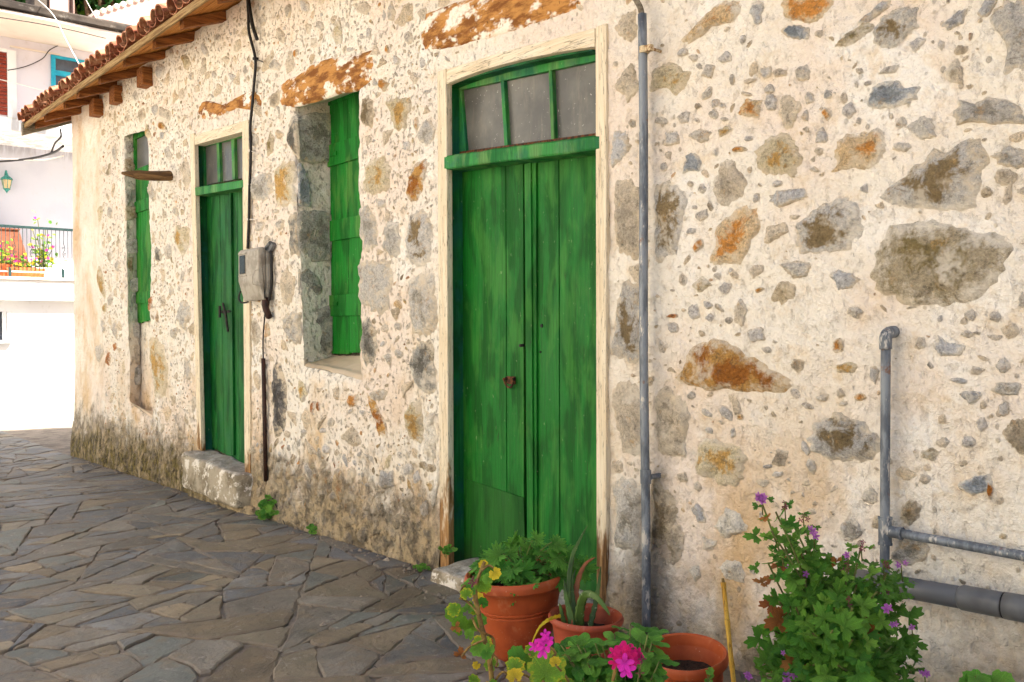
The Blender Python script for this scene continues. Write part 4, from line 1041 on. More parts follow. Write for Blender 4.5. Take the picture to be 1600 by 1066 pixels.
for i, (a, b, c_, d_) in enumerate([(314, 328.5, 326, 338), (329, 343, 338.4, 350), (343.5, 356.5, 350.4, 362), (359, 370, 364, 374), (370.5, 384, 374.4, 387)]):
    pil('plank', MT['door_green2'], d1, yl1 + (.003 if i % 2 else 0), yl1 + .03, [(a, zline(a, tl, tr)), (b, zline(b, tl, tr)), (d_, zline(d_, bl, br)), (c_, zline(c_, bl, br))], .003)
pil('cover_strip', MT['door_green2'], d1, yl1 - .02, yl1, [(356.3, 296), (360, 295), (364.5, 712), (361, 710)], .003)
q = at(352, 487, yl1 - .02)
lk = MB(); lk.box((q.x - .11, yl1 - .02, q.z - .012), (q.x + .13, yl1 - .004, q.z + .012), .003); lk.tube([(q.x - .02, yl1 - .03, q.z + .07), (q.x + .03, yl1 - .03, q.z - .02), (q.x + .05, yl1 - .02, q.z - .17)], .011, 8)
lk.tube([(q.x - .08, yl1 - .035, q.z + .05), (q.x - .08, yl1 - .035, q.z - .05)], .012, 8); lk.build('bolt', MT['dark_iron'], d1, autos=40)
MB().box((D1.xl - .05, .14, -.3), (D1.xr + .05, .19, D1.zt + .1)).build('backing', MT['grey_wood'], d1)

# rough timber lintels, half plastered over
def mat_lintel():
    t = NT('rough_hewn_lintel'); p = t.pos(); rim = t.attr('rim', 'Fac')
    n = t.noise(5, 6, 0.7, vec=t.mapv(p, (0.7, 1, 1.2)))
    c = t.mix(t.sm(t.noise(9, 6, 0.7, vec=t.mapv(p, (0.6, 2, 2))), 0.4, 0.62), S(198, 142, 76), S(132, 82, 36))
    pc, _ = plaster_colour(t)
    m = t.math('ADD', n, t.math('MULTIPLY', rim, 0.10))
    c = t.mix(t.sm(m, 0.57, 0.65), c, pc)
    # adze nicks
    vn = t.n('ShaderNodeTexVoronoi'); vn.inputs['Scale'].default_value = 26; t.l(t.mapv(p, (1.6, 1, 0.55)), vn.inputs['Vector'])
    nick = t.math('MULTIPLY', t.sm(vn.outputs['Distance'], 0.16, 0.05), t.math('GREATER_THAN', t.sep(vn.outputs['Color'])[0], 0.45))
    c = t.mix(t.math('MULTIPLY', nick, 0.7), c, S(96, 64, 34))
    t.color(c); t.rough(0.9)
    t.bump(t.math('SUBTRACT', t.noise(18, 6, 0.7), nick), 0.8, 0.014)
    return t.m
MT['lintel'] = mat_lintel()
def lintel(pp, prot, seed):
    poly = [(q_.x, q_.z) for q_ in (at(*p_) for p_ in pp)]
    V, Fc, Q = stone_shape(poly, 64, [0.25, 0.5, 0.75, 0.92, 1.0, 1.03], seed, wall_surf, prot, 0.55)
    o = mesh_obj('lintel', V, Fc, MT['lintel'], None, True, {'rim': Q}); hchild(o)
lintel([(652, 52), (656, 26), (690, 10), (740, -6), (800, -18), (880, -34), (918, -34), (922, 8), (870, 26), (810, 46), (755, 62), (710, 74), (664, 80)], .022, 3)
lintel([(440, 168), (439, 138), (450, 122), (468, 118), (484, 101), (500, 96), (520, 90), (545, 86), (587, 78), (586, 128), (560, 140), (530, 147), (500, 156), (470, 165)], .024, 6)
lintel([(309, 180), (312, 160), (330, 158), (345, 165), (370, 152), (390, 142), (404, 143), (408, 160), (404, 175), (380, 166), (350, 178), (335, 186), (320, 190)], .014, 9)

# doorsteps
def rough_block(name, lo, hi, mat, seed, amp=0.018, sub=5):
    """a worn block of masonry: a bevelled, subdivided box pushed about by noise"""
    bm = bmesh.new(); bv = [bm.verts.new(v) for v in list(lo) + list(hi)]
    for f in [(3, 2, 1, 0), (4, 5, 6, 7), (0, 1, 5, 4), (1, 2, 6, 5), (2, 3, 7, 6), (3, 0, 4, 7)]: bm.faces.new([bv[i] for i in f])
    bmesh.ops.bevel(bm, geom=list(bm.edges), offset=0.03, segments=2, affect='EDGES', profile=0.5)
    bmesh.ops.triangulate(bm, faces=list(bm.faces))
    for _ in range(2):
        bmesh.ops.subdivide_edges(bm, edges=[e for e in bm.edges if e.calc_length() > 0.05], cuts=2, use_grid_fill=True)
    bm.normal_update()
    for v in bm.verts:
        n = mnoise.noise(Vector(v.co) * 4 + Vector((seed, 0, 0))) + 0.5 * mnoise.noise(Vector(v.co) * 13 + Vector((0, seed, 0)))
        v.co += v.normal * n * amp
    me = bpy.data.meshes.new(name); bm.to_mesh(me); bm.free(); me.polygons.foreach_set('use_smooth', [True] * len(me.polygons)); me.materials.append(mat)
    o = bpy.data.objects.new(name, me); link(o); hchild(o); return o
def mat_step():
    t = NT('worn_limewashed_step'); p = t.pos()
    c = t.mix(t.sm(t.noise(5, 6, 0.7), 0.42, 0.6), S(176, 164, 142), S(138, 126, 104))
    c = t.mix(t.sm(t.noise(7, 7, 0.75, loc=(3, 3, 3)), 0.52, 0.6), c, S(232, 224, 210))
    c = t.mix(t.math('MULTIPLY', t.sm(t.noise(10, 6, 0.7, loc=(7, 1, 3)), 0.56, 0.68), 0.7), c, S(82, 70, 52))
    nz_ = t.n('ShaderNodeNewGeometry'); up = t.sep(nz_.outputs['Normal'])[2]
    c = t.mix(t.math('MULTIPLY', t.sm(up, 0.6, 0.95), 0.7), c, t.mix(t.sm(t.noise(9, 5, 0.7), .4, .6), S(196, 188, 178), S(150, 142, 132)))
    t.color(c); t.rough(0.92); t.bump(t.math('ADD', t.noise(16, 7, 0.7), t.math('MULTIPLY', t.noise(70, 4, 0.7), 0.4)), 0.8, 0.02); return t.m
MT['step'] = mat_step()
ztop1 = at(325, 700, 0.02).z
xs0, xs1 = -7.88, -6.72
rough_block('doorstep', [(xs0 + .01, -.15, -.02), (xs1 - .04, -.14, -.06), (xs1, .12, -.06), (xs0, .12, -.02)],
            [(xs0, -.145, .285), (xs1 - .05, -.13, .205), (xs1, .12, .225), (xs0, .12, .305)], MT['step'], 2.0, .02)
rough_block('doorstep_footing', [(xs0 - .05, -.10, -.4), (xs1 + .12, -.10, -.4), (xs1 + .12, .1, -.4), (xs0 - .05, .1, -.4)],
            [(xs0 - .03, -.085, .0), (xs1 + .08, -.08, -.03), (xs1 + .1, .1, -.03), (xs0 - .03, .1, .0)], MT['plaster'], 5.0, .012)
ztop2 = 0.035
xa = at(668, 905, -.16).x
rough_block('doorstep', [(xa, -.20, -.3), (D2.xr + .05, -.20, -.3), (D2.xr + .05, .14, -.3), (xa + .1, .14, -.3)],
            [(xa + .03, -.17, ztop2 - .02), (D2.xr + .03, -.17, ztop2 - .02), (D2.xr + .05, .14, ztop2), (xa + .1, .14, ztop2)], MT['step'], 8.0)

# ------------------------------------------------------------------ side and back walls, roof
BK = 5.6; RY = 2.6; TAN = math.tan(math.radians(22))
def zroof(y): return 3.80 + TAN * (y + .4)          # underside of the roof boards, street side
zr_ = zroof(RY)
for x in (X0 + .02, X1):
    o = mesh_obj('gable_wall', [(x, .1, ZB), (x, BK, ZB), (x, BK, zroof(0)), (x, RY, zr_ - .02), (x, .1, zroof(.1) - .02)], [(0, 1, 2, 3, 4)], MT['plaster']); hchild(o)
o = mesh_obj('back_wall', [(X0, BK, ZB), (X1, BK, ZB), (X1, BK, zroof(0)), (X0, BK, zroof(0))], [(0, 1, 2, 3)], MT['plaster']); hchild(o)
roof = wpart('roof')
XV = -11.96
rafter_x = [-7.19 + .7 * k for k in range(-6, 14)]
rafter_x = [x + random.Random(int(x * 100)).uniform(-.05, .05) for x in rafter_x if XV + .1 < x < X1] + [XV + .1]
for i, x in enumerate(rafter_x):
    r_ = random.Random(i); w = r_.uniform(.036, .046); h = r_.uniform(.085, .105); ye = -.37 + r_.uniform(-.02, .05); tw = r_.uniform(-.03, .03)
    lo = [(x - w, ye, zroof(ye) - h * .8), (x + w, ye, zroof(ye) - h * .8), (x + w + tw, .6, zroof(.6) - h), (x - w + tw, .6, zroof(.6) - h)]
    hi = [(x - w, ye, zroof(ye) - .002), (x + w, ye, zroof(ye) - .002), (x + w + tw, .6, zroof(.6) - .002), (x - w + tw, .6, zroof(.6) - .002)]
    MB().hexa(lo, hi, .005).build('rafter', MT['rafter'], roof)
for i, x in enumerate([-10.55, -9.85, -9.0]):       # wall blocks under some rafters
    MB().box((x - .09, -.09, 3.70), (x + .09, .05, zroof(0) - .085), .01).build('bracket', MT['rafter'], roof)
nb = 7; 
for i in range(nb):      # boards along the eave, seen from below
    y0 = -.42 + i * .155; y1 = y0 + .147
    for j, (a, b) in enumerate([(XV, -9.2), (-9.195, -6.1), (-6.095, -2.0), (-1.995, X1)]):
        dz = .004 * ((i * 3 + j) % 3)
        MB().hexa([(a, y0, zroof(y0) + dz), (b, y0, zroof(y0) + dz), (b, y1, zroof(y1) + dz), (a, y1, zroof(y1) + dz)], [(a, y0, zroof(y0) + .022 + dz), (b, y0, zroof(y0) + .022 + dz), (b, y1, zroof(y1) + .022 + dz), (a, y1, zroof(y1) + .022 + dz)], .002).build('board', MT['board'], roof)
MB().box((XV, -.445, zroof(-.4) - .05), (-6.3, -.422, zroof(-.4) + .01), .004).build('fascia', MT['fascia'], roof)
MB().box((-6.29, -.442, zroof(-.4) - .05), (X1, -.4225, zroof(-.4) + .01), .004).build('fascia', MT['fascia'], roof)
MB().hexa([(XV - .05, -.46, zroof(-.46) - .11), (XV + .03, -.46, zroof(-.46) - .11), (XV + .03, RY, zr_ - .11), (XV - .05, RY, zr_ - .11)], [(XV - .05, -.46, zroof(-.46) + .05), (XV + .03, -.46, zroof(-.46) + .05), (XV + .03, RY, zr_ + .05), (XV - .05, RY, zr_ + .05)], .006).build('verge_board', MT['grey_wood'], roof)
# weather boards behind the tiles and the far slope
mesh = MB(); e_ = .05
mesh.hexa([(XV, -.4, zroof(-.4) + .03), (X1 + .1, -.4, zroof(-.4) + .03), (X1 + .1, RY, zr_ + .03), (XV, RY, zr_ + .03)], [(XV, -.4, zroof(-.4) + .045), (X1 + .1, -.4, zroof(-.4) + .045), (X1 + .1, RY, zr_ + .045), (XV, RY, zr_ + .045)])
mesh.hexa([(XV, RY, zr_ + .03), (X1 + .1, RY, zr_ + .03), (X1 + .1, 2 * RY + .8, zroof(-.8) + .03), (XV, 2 * RY + .8, zroof(-.8) + .03)], [(XV, RY, zr_ + .045), (X1 + .1, RY, zr_ + .045), (X1 + .1, 2 * RY + .8, zroof(-.8) + .045), (XV, 2 * RY + .8, zroof(-.8) + .045)])
def mat_tile():
    t = NT('clay_roof_tile'); r = t.rnd(); p = t.pos()
    c = t.mix(r, S(168, 98, 68), S(128, 74, 52)); c = t.mix(t.sm(t.noise(11, 6, .7), .45, .62), c, S(186, 138, 104))
    c = t.mix(t.math('MULTIPLY', t.sm(t.noise(24, 5, .7, loc=(3, 0, 1)), .55, .68), .6), c, S(92, 74, 56))
    t.color(c); t.rough(.85); t.bump(t.noise(40, 5, .7), .4, .004); return t.m
MT['tile'] = mat_tile()
mesh.build('deck', MT['tile'], roof)
def tile_mesh(cover):
    n = 9; L = .42; V = []; Fc = []
    for j, (r0, y_) in enumerate(((.088, 0.0), (.074, L))):
        for th in (0.0, .014):
            for k in range(n + 1):
                a = math.pi * k / n; rr = r0 - th
                z = rr * math.sin(a) * (.85 if cover else -.6); V.append((rr * math.cos(a), y_, z))
    m = n + 1
    for k in range(n):
        Fc += [(k, k + 1, 2 * m + k + 1, 2 * m + k), (m + k + 1, m + k, 3 * m + k, 3 * m + k + 1), (k + 1, k, m + k, m + k + 1), (2 * m + k, 2 * m + k + 1, 3 * m + k + 1, 3 * m + k)]
    Fc += [(0, 2 * m, 3 * m, m), (m - 1, 2 * m - 1, 4 * m - 1, 3 * m - 1)]
    me = bpy.data.meshes.new('roof_tile'); me.from_pydata(V, [], Fc); me.materials.append(MT['tile']); me.polygons.foreach_set('use_smooth', [True] * len(me.polygons)); me.update(); me.set_sharp_from_angle(angle=math.radians(40)); return me
TC, TG = tile_mesh(True), tile_mesh(False)
cnt = 0; rt = random.Random(3); extra = MB()
for row in range(9):
    x = XV + .06; k = 0
    while x < X1:
        for cover in (False, True):
            yy = -.49 + row * .36 + (0 if cover else .035) + rt.uniform(-.03, .025); zz = zroof(yy) + (.085 if cover else .095) + row * 0.0 + rt.uniform(-.012, .010)
            xx = x + (.0875 if cover else 0) + rt.uniform(-.006, .006)
            if row < 3 and x < -3.6 and cnt < 300:
                o = bpy.data.objects.new('tile', TC if cover else TG); link(o, roof); o.location = (xx, yy, zz); o.rotation_euler = (math.radians(20.5) , rt.uniform(-.12, .12), rt.uniform(-.07, .07)); cnt += 1
            else:
                M_ = Matrix.Translation((xx, yy, zz)) @ Matrix.Rotation(math.radians(20.5), 4, 'X')
                me = TC if cover else TG; extra.add([M_ @ v.co for v in me.vertices], [tuple(f.vertices) for f in me.polygons])
        x += .175
o = extra.build('tiles_beyond', MT['tile'], roof, autos=40); tag(o, kind='stuff')

# ------------------------------------------------------------------ things fixed to the front of the house
MT['pvc'] = mat_simple('grey_pvc', S(112, 112, 112), S(98, 98, 98), 6, 0.42, 0.05, 0.002)
MT['black_cable'] = mat_simple('black_cable', S(30, 28, 28), S(44, 40, 38), 30, 0.6, 0.1)
MT['meter_grey'] = mat_simple('dusty_grey_plastic', S(176, 168, 154), S(146, 138, 124), 9, 0.55, 0.25, 0.003)
MT['conduit_brown'] = mat_simple('dark_brown_conduit', S(62, 36, 26), S(44, 26, 20), 20, 0.6, 0.2)
MT['black_gloss'] = mat_simple('black_display', S(18, 18, 20), None, 5, 0.15, 0)
MT['cream_metal'] = mat_simple('painted_clamp', S(222, 200, 160), S(150, 110, 70), 60, 0.7, 0.3)
MT['white_clip'] = mat_simple('white_clip', S(225, 215, 200), None, 30, 0.6, 0)

def pipe_vertical():
    p1 = at(1003.5, 22, -.07); p2 = at(1009.5, 992, -.07)
    e = empty('water_pipe', (p2.x, -.07, p2.z)); inv = Matrix.Translation(-Vector((p2.x, -.07, p2.z)))
    def ch(o): o.parent = e; o.matrix_parent_inverse = inv; return o
    ch(MB().tube([(p1.x + (p2.x - p1.x) * t, -.07 + .004 * math.sin(t * 9), p1.z + (p2.z - p1.z) * t) for t in np.linspace(0, 1, 26)], .0195, 16).build('pipe', MT['galv'], None, True))
    tp = smooth_path([at(1003.5, 30, -.07), at(1001, 14, -.07), at(995, 2, -.068), at(984, -14, -.06), at(970, -34, -.05)], 5)
    ch(MB().tube(tp, .013, 10).build('bent_end', MT['grey_wood'], None, True))
    c = at(1007, 78, -.07); cl = MB()
    cl.tube([(c.x, -.07, c.z - .014), (c.x, -.07, c.z + .014)], .0225, 16); cl.box((c.x + .012, -.085, c.z - .014), (c.x + .045, -.06, c.z + .014), .003); cl.tube([(c.x + .03, -.06, c.z), (c.x + .03, .02, c.z)], .007, 8)
    ch(cl.build('clamp', MT['cream_metal'], None, autos=40))
    c = at(1009, 745, -.07); cl = MB(); cl.tube([(c.x, -.07, c.z - .03), (c.x, -.07, c.z + .03)], .024, 12); cl.tube([(c.x + .02, -.06, c.z), (c.x + .02, .02, c.z)], .012, 8)
    ch(cl.build('clamp', MT['galv'], None, autos=40))
    tag(e, 'tall grey galvanised pipe with a bent top beside the big green door', 'pipe', 'pipes on the front of the stone house')
pipe_vertical()

def pipe_tee():
    yy = -.05
    t0 = at(1384, 530, yy); tb = at(1382, 935, yy); tee = at(1383, 829, yy); h1 = at(1660, 880, yy)
    e = empty('water_pipe', (tb.x, yy, tb.z)); inv = Matrix.Translation(-Vector((tb.x, yy, tb.z)))
    def ch(o): o.parent = e; o.matrix_parent_inverse = inv; return o
    ch(MB().tube([t0 + (tb - t0) * t for t in np.linspace(0, 1, 14)], .0165, 14).build('upright', MT['galv'], None, True))
    el = smooth_path([(t0.x, yy, t0.z - .035), (t0.x, yy, t0.z + .005), (t0.x + .002, yy + .02, t0.z + .022), (t0.x + .006, .03, t0.z + .026)], 5)
    ch(MB().tube(el, .0215, 14).build('elbow', MT['galv'], None, True))
    tm = MB(); tm.tube([(tee.x, yy, tee.z - .045), (tee.x, yy, tee.z + .04)], .0225, 14); d_ = (h1 - tee).normalized(); tm.tube([tee, tee + d_ * .055], .0205, 14)
    tm.tube([(tee.x, yy, tee.z - .05), (tee.x, yy, tee.z - .043)], .0245, 14); tm.tube([(tee.x, yy, tee.z + .04), (tee.x, yy, tee.z + .047)], .0245, 14); tm.tube([tee + d_ * .052, tee + d_ * .062], .023, 14)
    ch(tm.build('tee_joint', MT['galv'], None, autos=40))
    ch(MB().tube([tee + d_ * .05 + (h1 - tee) * t for t in np.linspace(0, 1, 10)], .016, 14).build('branch', MT['galv'], None, True))
    tag(e, 'galvanised pipe with elbow top and a tee branching right across the pale wall', 'pipe', 'pipes on the front of the stone house')
pipe_tee()

def drain():
    yy = -.09
    a = at(1330, 903, yy); b = at(1570, 946, yy); c = at(1700, 975, yy); d_ = (b - a).normalized()
    e = empty('drain_pipe', tuple(a)); inv = Matrix.Translation(-a)
    def ch(o): o.parent = e; o.matrix_parent_inverse = inv; return o
    ch(MB().tube([a, b], .036, 20).build('pipe', MT['pvc'], None, True))
    s0 = at(1500, 933, yy); ch(MB().tube([s0, s0 + d_ * .01, b - d_ * .008, b], [.036, .0405, .0405, .038], 20).build('socket', MT['pvc'], None, True))
    ch(MB().tube([b - d_ * .002, b + d_ * .004], .0412, 20).build('seal', MT['black_cable'], None, True))
    ch(MB().tube([b + d_ * .003, b + d_ * .06, b + d_ * .065, c], [.042, .042, .037, .037], 20).build('bend', MT['pvc'], None, True))
    tag(e, 'fat dark grey plastic drain pipe low on the wall behind the shrub', 'pipe', 'pipes on the front of the stone house')
drain()

def meter():
    xb = at(427, 440, 0).x
    yf = atx(404, 440, xb).y            # how far the box stands out
    xa = at(372, 440, yf).x
    zt = at(388, 388, yf).z; zb = at(412, 470, 0).z; zsl = at(375, 440, yf).z
    e = empty('electricity_meter', (xb, 0, zb)); inv = Matrix.Translation(-Vector((xb, 0, zb)))
    def ch(o): o.parent = e; o.matrix_parent_inverse = inv; return o
    ym = yf * .45
    ch(MB().box((xa + .01, ym, zb + .02), (xb - .0, -.0, zt - .02), .012).build('back_box', MT['meter_grey'], None, autos=35))
    # cover with a sloping chin
    prof = [(ym - .004, zt), (yf + .02, zt), (yf, zt - .02), (yf, zsl), (yf * .62, zb), (ym - .004, zb)]
    bm = MB(); bm.hexa([(xa, y, z) for y, z in prof], [(xb - .005, y, z) for y, z in prof], .014); ch(bm.build('cover', MT['meter_grey'], None, autos=35))
    w0, w1 = at(374.5, 400, yf - .002), at(380.5, 428, yf - .002)
    ch(MB().box((w0.x, yf - .006, w1.z), (w1.x + .03, yf + .004, w0.z), .003).build('display', MT['black_gloss'], None))
    fr_ = MB()
    for (p_, q_) in (((w0.x - .02, w0.z + .008), (w1.x + .05, w0.z + .02)), ((w0.x - .02, w1.z - .02), (w1.x + .05, w1.z - .008))): fr_.box((p_[0], yf - .007, p_[1]), (q_[0], yf + .004, q_[1]), .002)
    ch(fr_.build('display_frame', MT['meter_grey'], None))
    # raised hexagonal mark on the side of the cover
    pts = [atx(a, b, xb - .004) for a, b in ((404, 446), (395, 444), (394, 434), (398, 423), (406, 421))]
    ch(MB().tube([(xb - .004, p.y, p.z) for p in pts], .003, 6).build('raised_mark', MT['meter_grey'], None))
    k = MB(); k.tube([(xb + .004, ym * .5, zt - .03), (xb + .06, ym * .35, zt + .02)], .022, 10); k.tube([(xb - .06, ym * .5, zt - .01), (xb + .01, ym * .4, zt + .03)], .02, 10); ch(k.build('cable_gland', MT['pvc'], None, autos=40))
    lp = smooth_path([at(376, 455, yf * .8), at(373, 466, yf * .9), at(378, 473, yf * .8), at(388, 472, yf * .6)], 5); ch(MB().tube(lp, .007, 8).build('cable_loop', MT['black_cable'], None, True))
    ch(MB().tube(smooth_path([(xb + .03, -.03, zt - .03), (xb + .035, -.03, zb + .12), (xb + .0, -.035, zb - .0)], 6), .012, 8).build('side_cable', MT['black_cable'], None, True))
    ch(MB().tube(smooth_path([(xb - .05, ym * .6, zb + .03), (xb - .03, -.05, zb - .05), (xb - .02, -.02, zb - .14)], 6), [.03] * 6 + [.026] * 6 + [.012], 10).build('bottom_gland', MT['conduit_brown'], None, True))
    tag(e, 'dusty grey electricity meter box with a black window beside the far green door', 'meter box')
    # conduit going down to the street
    c0 = at(411.5, 560, -.03); c1 = at(415.5, 752, -.03)
    e2 = empty('conduit', (c1.x, -.03, c1.z)); inv2 = Matrix.Translation(-Vector((c1.x, -.03, c1.z)))
    o = MB().tube([c0, c0.lerp(c1, .5), c1], .017, 10).build('pipe', MT['conduit_brown'], None, True); o.parent = e2; o.matrix_parent_inverse = inv2
    w = MB().tube(smooth_path([at(414, 490, -.03), at(411, 530, -.025), at(411.5, 566, -.03)], 5), .006, 6)
    o = w.build('wire_end', MT['black_cable'], None, True); o.parent = e2; o.matrix_parent_inverse = inv2; w = MB(); w.tube(smooth_path([c1, at(424, 775, -.03), at(436, 800, -.03), at(448, 825, -.04)], 5), .005, 6)
    o = w.build('earth_wire', MT['black_cable'], None, True); o.parent = e2; o.matrix_parent_inverse = inv2
    tag(e2, 'thin dark brown conduit running down the wall under the meter box', 'conduit')
    # supply cable down the wall
    pts = [at(386, -14, -.04), at(388, 20, -.035), at(389, 50, -.03), at(399, 92, -.025), at(397, 130, -.025), at(394, 165, -.025), at(391, 200, -.025), at(392, 240, -.025), at(390, 290, -.025), at(389, 340, -.025), at(387, 389, -.03)]
    e3 = empty('supply_cable', tuple(pts[-1])); inv3 = Matrix.Translation(-Vector(pts[-1]))
    def c3(o): o.parent = e3; o.matrix_parent_inverse = inv3
    c3(MB().tube(smooth_path(pts, 5), .0115, 8).build('cable', MT['black_cable'], None, True))
    b_ = MB(); b_.tube(smooth_path([at(387, -10, -.05), at(392, 25, -.05), at(397, 48, -.05), at(402, 62, -.04)], 5), .014, 8); b_.tube(smooth_path([at(390, 12, -.045), at(393, 38, -.05), at(400, 56, -.05), at(396, 48, -.05)], 5), .01, 8)
    c3(b_.build('tied_loop', MT['black_cable'], None, True))
    for (a, b) in ((399, 92), (392, 236), (390, 288), (389, 343)):
        q0 = at(a, b, -.02); m = MB(); m.tube([q0, at(a + 12, b + (5 if b < 240 else 0), -.03)], .004, 6); m.box((q0.x - .014, -.038, q0.z - .01), (q0.x + .014, -.0, q0.z + .01), .003)
        c3(m.build('nail_clip', MT['white_clip'] if b > 200 else MT['dark_iron'], None))
    tag(e3, 'black electric cable clipped down the wall from the eaves to the meter', 'cable')
meter()

def peg():
    p0 = at(270, 271, 0.0); p1 = atx(190, 270, p0.x)
    e = empty('wooden_peg', tuple(p0)); inv = Matrix.Translation(-p0)
    n = 12; m = MB(); pts = []; rs = []
    for i in range(n + 1):
        t = i / n; p = Vector((p0.x, .12, p0.z)).lerp(Vector(p1), t); pts.append(p + Vector((0, 0, -.02 * math.sin(t * 3)))); rs.append(.048 * (1 - .15 * t) if t < .75 else .048 * (.89 - (t - .75) * 2.6))
    m.tube(pts, rs, 10); o = m.build('peg', MT['peg'], None, True); o.parent = e; o.matrix_parent_inverse = inv
    q = Vector((p0.x, -.0, p0.z)); poly = [(q.x + .09 * math.cos(a) * (1 + .2 * math.sin(3 * a)), q.z + .09 * math.sin(a)) for a in np.linspace(0, 6.28, 12)[:-1]]
    V, Fc, Q = stone_shape(poly, 20, [.5, .85, 1.0, 1.15], 3.3, wall_surf, .03, 1.0)
    o = mesh_obj('mortar_collar', V, Fc, MT['plaster'], None, True); o.parent = e; o.matrix_parent_inverse = inv
    tag(e, 'old weathered wooden peg sticking out of the wall by the far window', 'peg')
peg()

# ------------------------------------------------------------------ white house at the end of the street
MT['white'] = mat_wash('white_limewash', S(248, 248, 248), S(240, 240, 242), S(150, 148, 150), (4.55, 4.75, 4.95, 5.35), .2)
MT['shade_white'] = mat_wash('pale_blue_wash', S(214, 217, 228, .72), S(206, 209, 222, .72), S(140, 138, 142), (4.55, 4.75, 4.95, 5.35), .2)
MT['lilac'] = mat_wash('pale_lilac_wash', S(232, 228, 236), S(224, 218, 226))
MT['cream_wash'] = mat_wash('pale_cream_wash', S(236, 226, 214), S(230, 214, 200))
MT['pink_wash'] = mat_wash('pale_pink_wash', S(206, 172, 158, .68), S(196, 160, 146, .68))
MT['conc'] = mat_wash('stained_concrete', S(126, 112, 98, .38), S(76, 66, 58, .38), None, None, .6)
MT['turq'] = mat_simple('turquoise_paint', S(40, 178, 208), S(30, 160, 196), 8, .5, .1)
MT['red_shutter'] = mat_simple('red_brown_shutter', S(158, 66, 44), S(140, 54, 36), 8, .6, .1)
MT['dark_glass'] = mat_simple('dark_window_glass', S(74, 80, 90), S(56, 62, 70), 3, .15, 0, spec=.5)
MT['rail_green'] = mat_simple('dark_green_railing', S(34, 62, 60), S(24, 48, 48), 20, .5, .1)
MT['terracotta_far'] = mat_simple('terracotta_planter', S(206, 112, 62), S(190, 96, 50), 9, .7, .1)
MT['text_grey'] = mat_simple('faded_print', S(150, 170, 180), None, 5, .8, 0)
MT['text_red'] = mat_simple('red_print', S(150, 40, 40), None, 5, .8, 0)
MT['paper'] = mat_simple('white_notice', S(250, 250, 252), None, 5, .7, 0)
MT['white_cable'] = mat_simple('white_cable', S(245, 240, 232), None, 9, .6, 0)
XW = -16.5          # face of the terrace
def at_x(px, py, x): return atx(px, py, x)
wh = empty('white_house', (XW, 2, gz(-16)))
_winv = Matrix.Translation(-Vector((XW, 2, gz(-16))))
def wch(o, parent=None):
    if parent is None: o.parent = wh; o.matrix_parent_inverse = _winv
    else: o.parent = parent
    return o
def wempty(name): return wch(empty(name))
tag(wh, 'white two storey house with terrace and green railing at the end of the street', 'house')
zter = at_x(50, 436, XW).z                    # terrace floor level
y_r = 9.0; y_l = -1.6
zs_ = at_x(50, 487, XW).z
b = MB(); 
wz0, wz1 = at_x(5, 532, XW).z, at_x(5, 487, XW).z; wy1 = at_x(12, 510, XW).y; wy0 = wy1 - .75; zg = gz(-16) - .3
b.box((XW - 3, y_l, zg), (XW, wy0, zter - .16)); b.box((XW - 3, wy1, zg), (XW, y_r, zter - .16)); b.box((XW - 3, wy0, zg), (XW, wy1, wz0)); b.box((XW - 3, wy0, wz1), (XW, wy1, zter - .16)); b.box((XW - 3, wy0 + .001, wz0), (XW - .3, wy1 - .001, wz1))
wch(b.build('terrace_wall', MT['white']))
wwin = wempty('window')
wch(MB().box((XW - .16, wy0, wz0), (XW - .12, wy1 - .05, wz1)).build('pane', MT['dark_glass']), wwin)
wch(MB().box((XW - .2, wy1 - .055, wz0), (XW - .05, wy1 - .005, wz1), .004).build('frame', MT['white']), wwin)
wch(MB().box((XW - .1, wy0 - .05, wz0 - .045), (XW + .09, wy1 + .06, wz0 + .002), .006).build('sill', MT['white']), wwin)
# terrace slab with a thick white edge
wch(MB().box((XW - 3, y_l - .1, zter - .36), (XW + .16, y_r, zter - .03), .015).build('slab_edge', MT['white']))
wch(MB().box((XW - 3, y_l - .12, zter - .028), (XW + .20, y_r, zter + .02), .01).build('coping', MT['cream_wash']))
# ground floor of the set back storey, shaded by the storey above
XL = XW - 2.35
XU = XW - .9
zsof = at_x(50, 208, XU).z; zun = zsof
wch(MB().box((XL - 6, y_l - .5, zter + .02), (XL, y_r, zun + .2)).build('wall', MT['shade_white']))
wch(MB().box((XL - 6, y_l - .5, zun), (XU + .02, y_r, zun + .22), .01).build('floor_slab', MT['white']))
ztop = at_x(50, 27, XU + 1.35).z
yU = at_x(146, 60, XU).y
# upper storey with shutter and turquoise window
wch(MB().box((XU - 6, y_l - 2, zun + .22), (XU, yU, ztop)).build('upper_wall', MT['lilac']))
pa, pb = at_x(-30, 76, XU), at_x(15.5, 181, XU)
shut = wempty('roller_shutter')
fm = MB(); fm.box((XU, pb.y - .04, pb.z - .04), (XU + .05, pb.y + .10, pa.z + .05), .004); fm.box((XU, pa.y - .6, pa.z), (XU + .05, pb.y - .041, pa.z + .06), .004)
wch(fm.build('shutter_frame', MT['white']), shut)
ns = 16
for i in range(ns):
    z0 = pb.z + (pa.z - pb.z) * i / ns; z1 = pb.z + (pa.z - pb.z) * (i + 1) / ns
    wch(MB().hexa([(XU + .005, pa.y - .5, z0), (XU + .035, pa.y - .5, z0), (XU + .035, pb.y - .045, z0), (XU + .005, pb.y - .045, z0)], [(XU + .005, pa.y - .5, z1 - .008), (XU + .022, pa.y - .5, z1 - .008), (XU + .022, pb.y - .045, z1 - .008), (XU + .005, pb.y - .045, z1 - .008)]).build('slat', MT['red_shutter']), shut)
ta, tb_ = at_x(79, 86, XU), at_x(136, 168, XU); tm_ = at_x(79, 109, XU).z
tq = wempty('window')
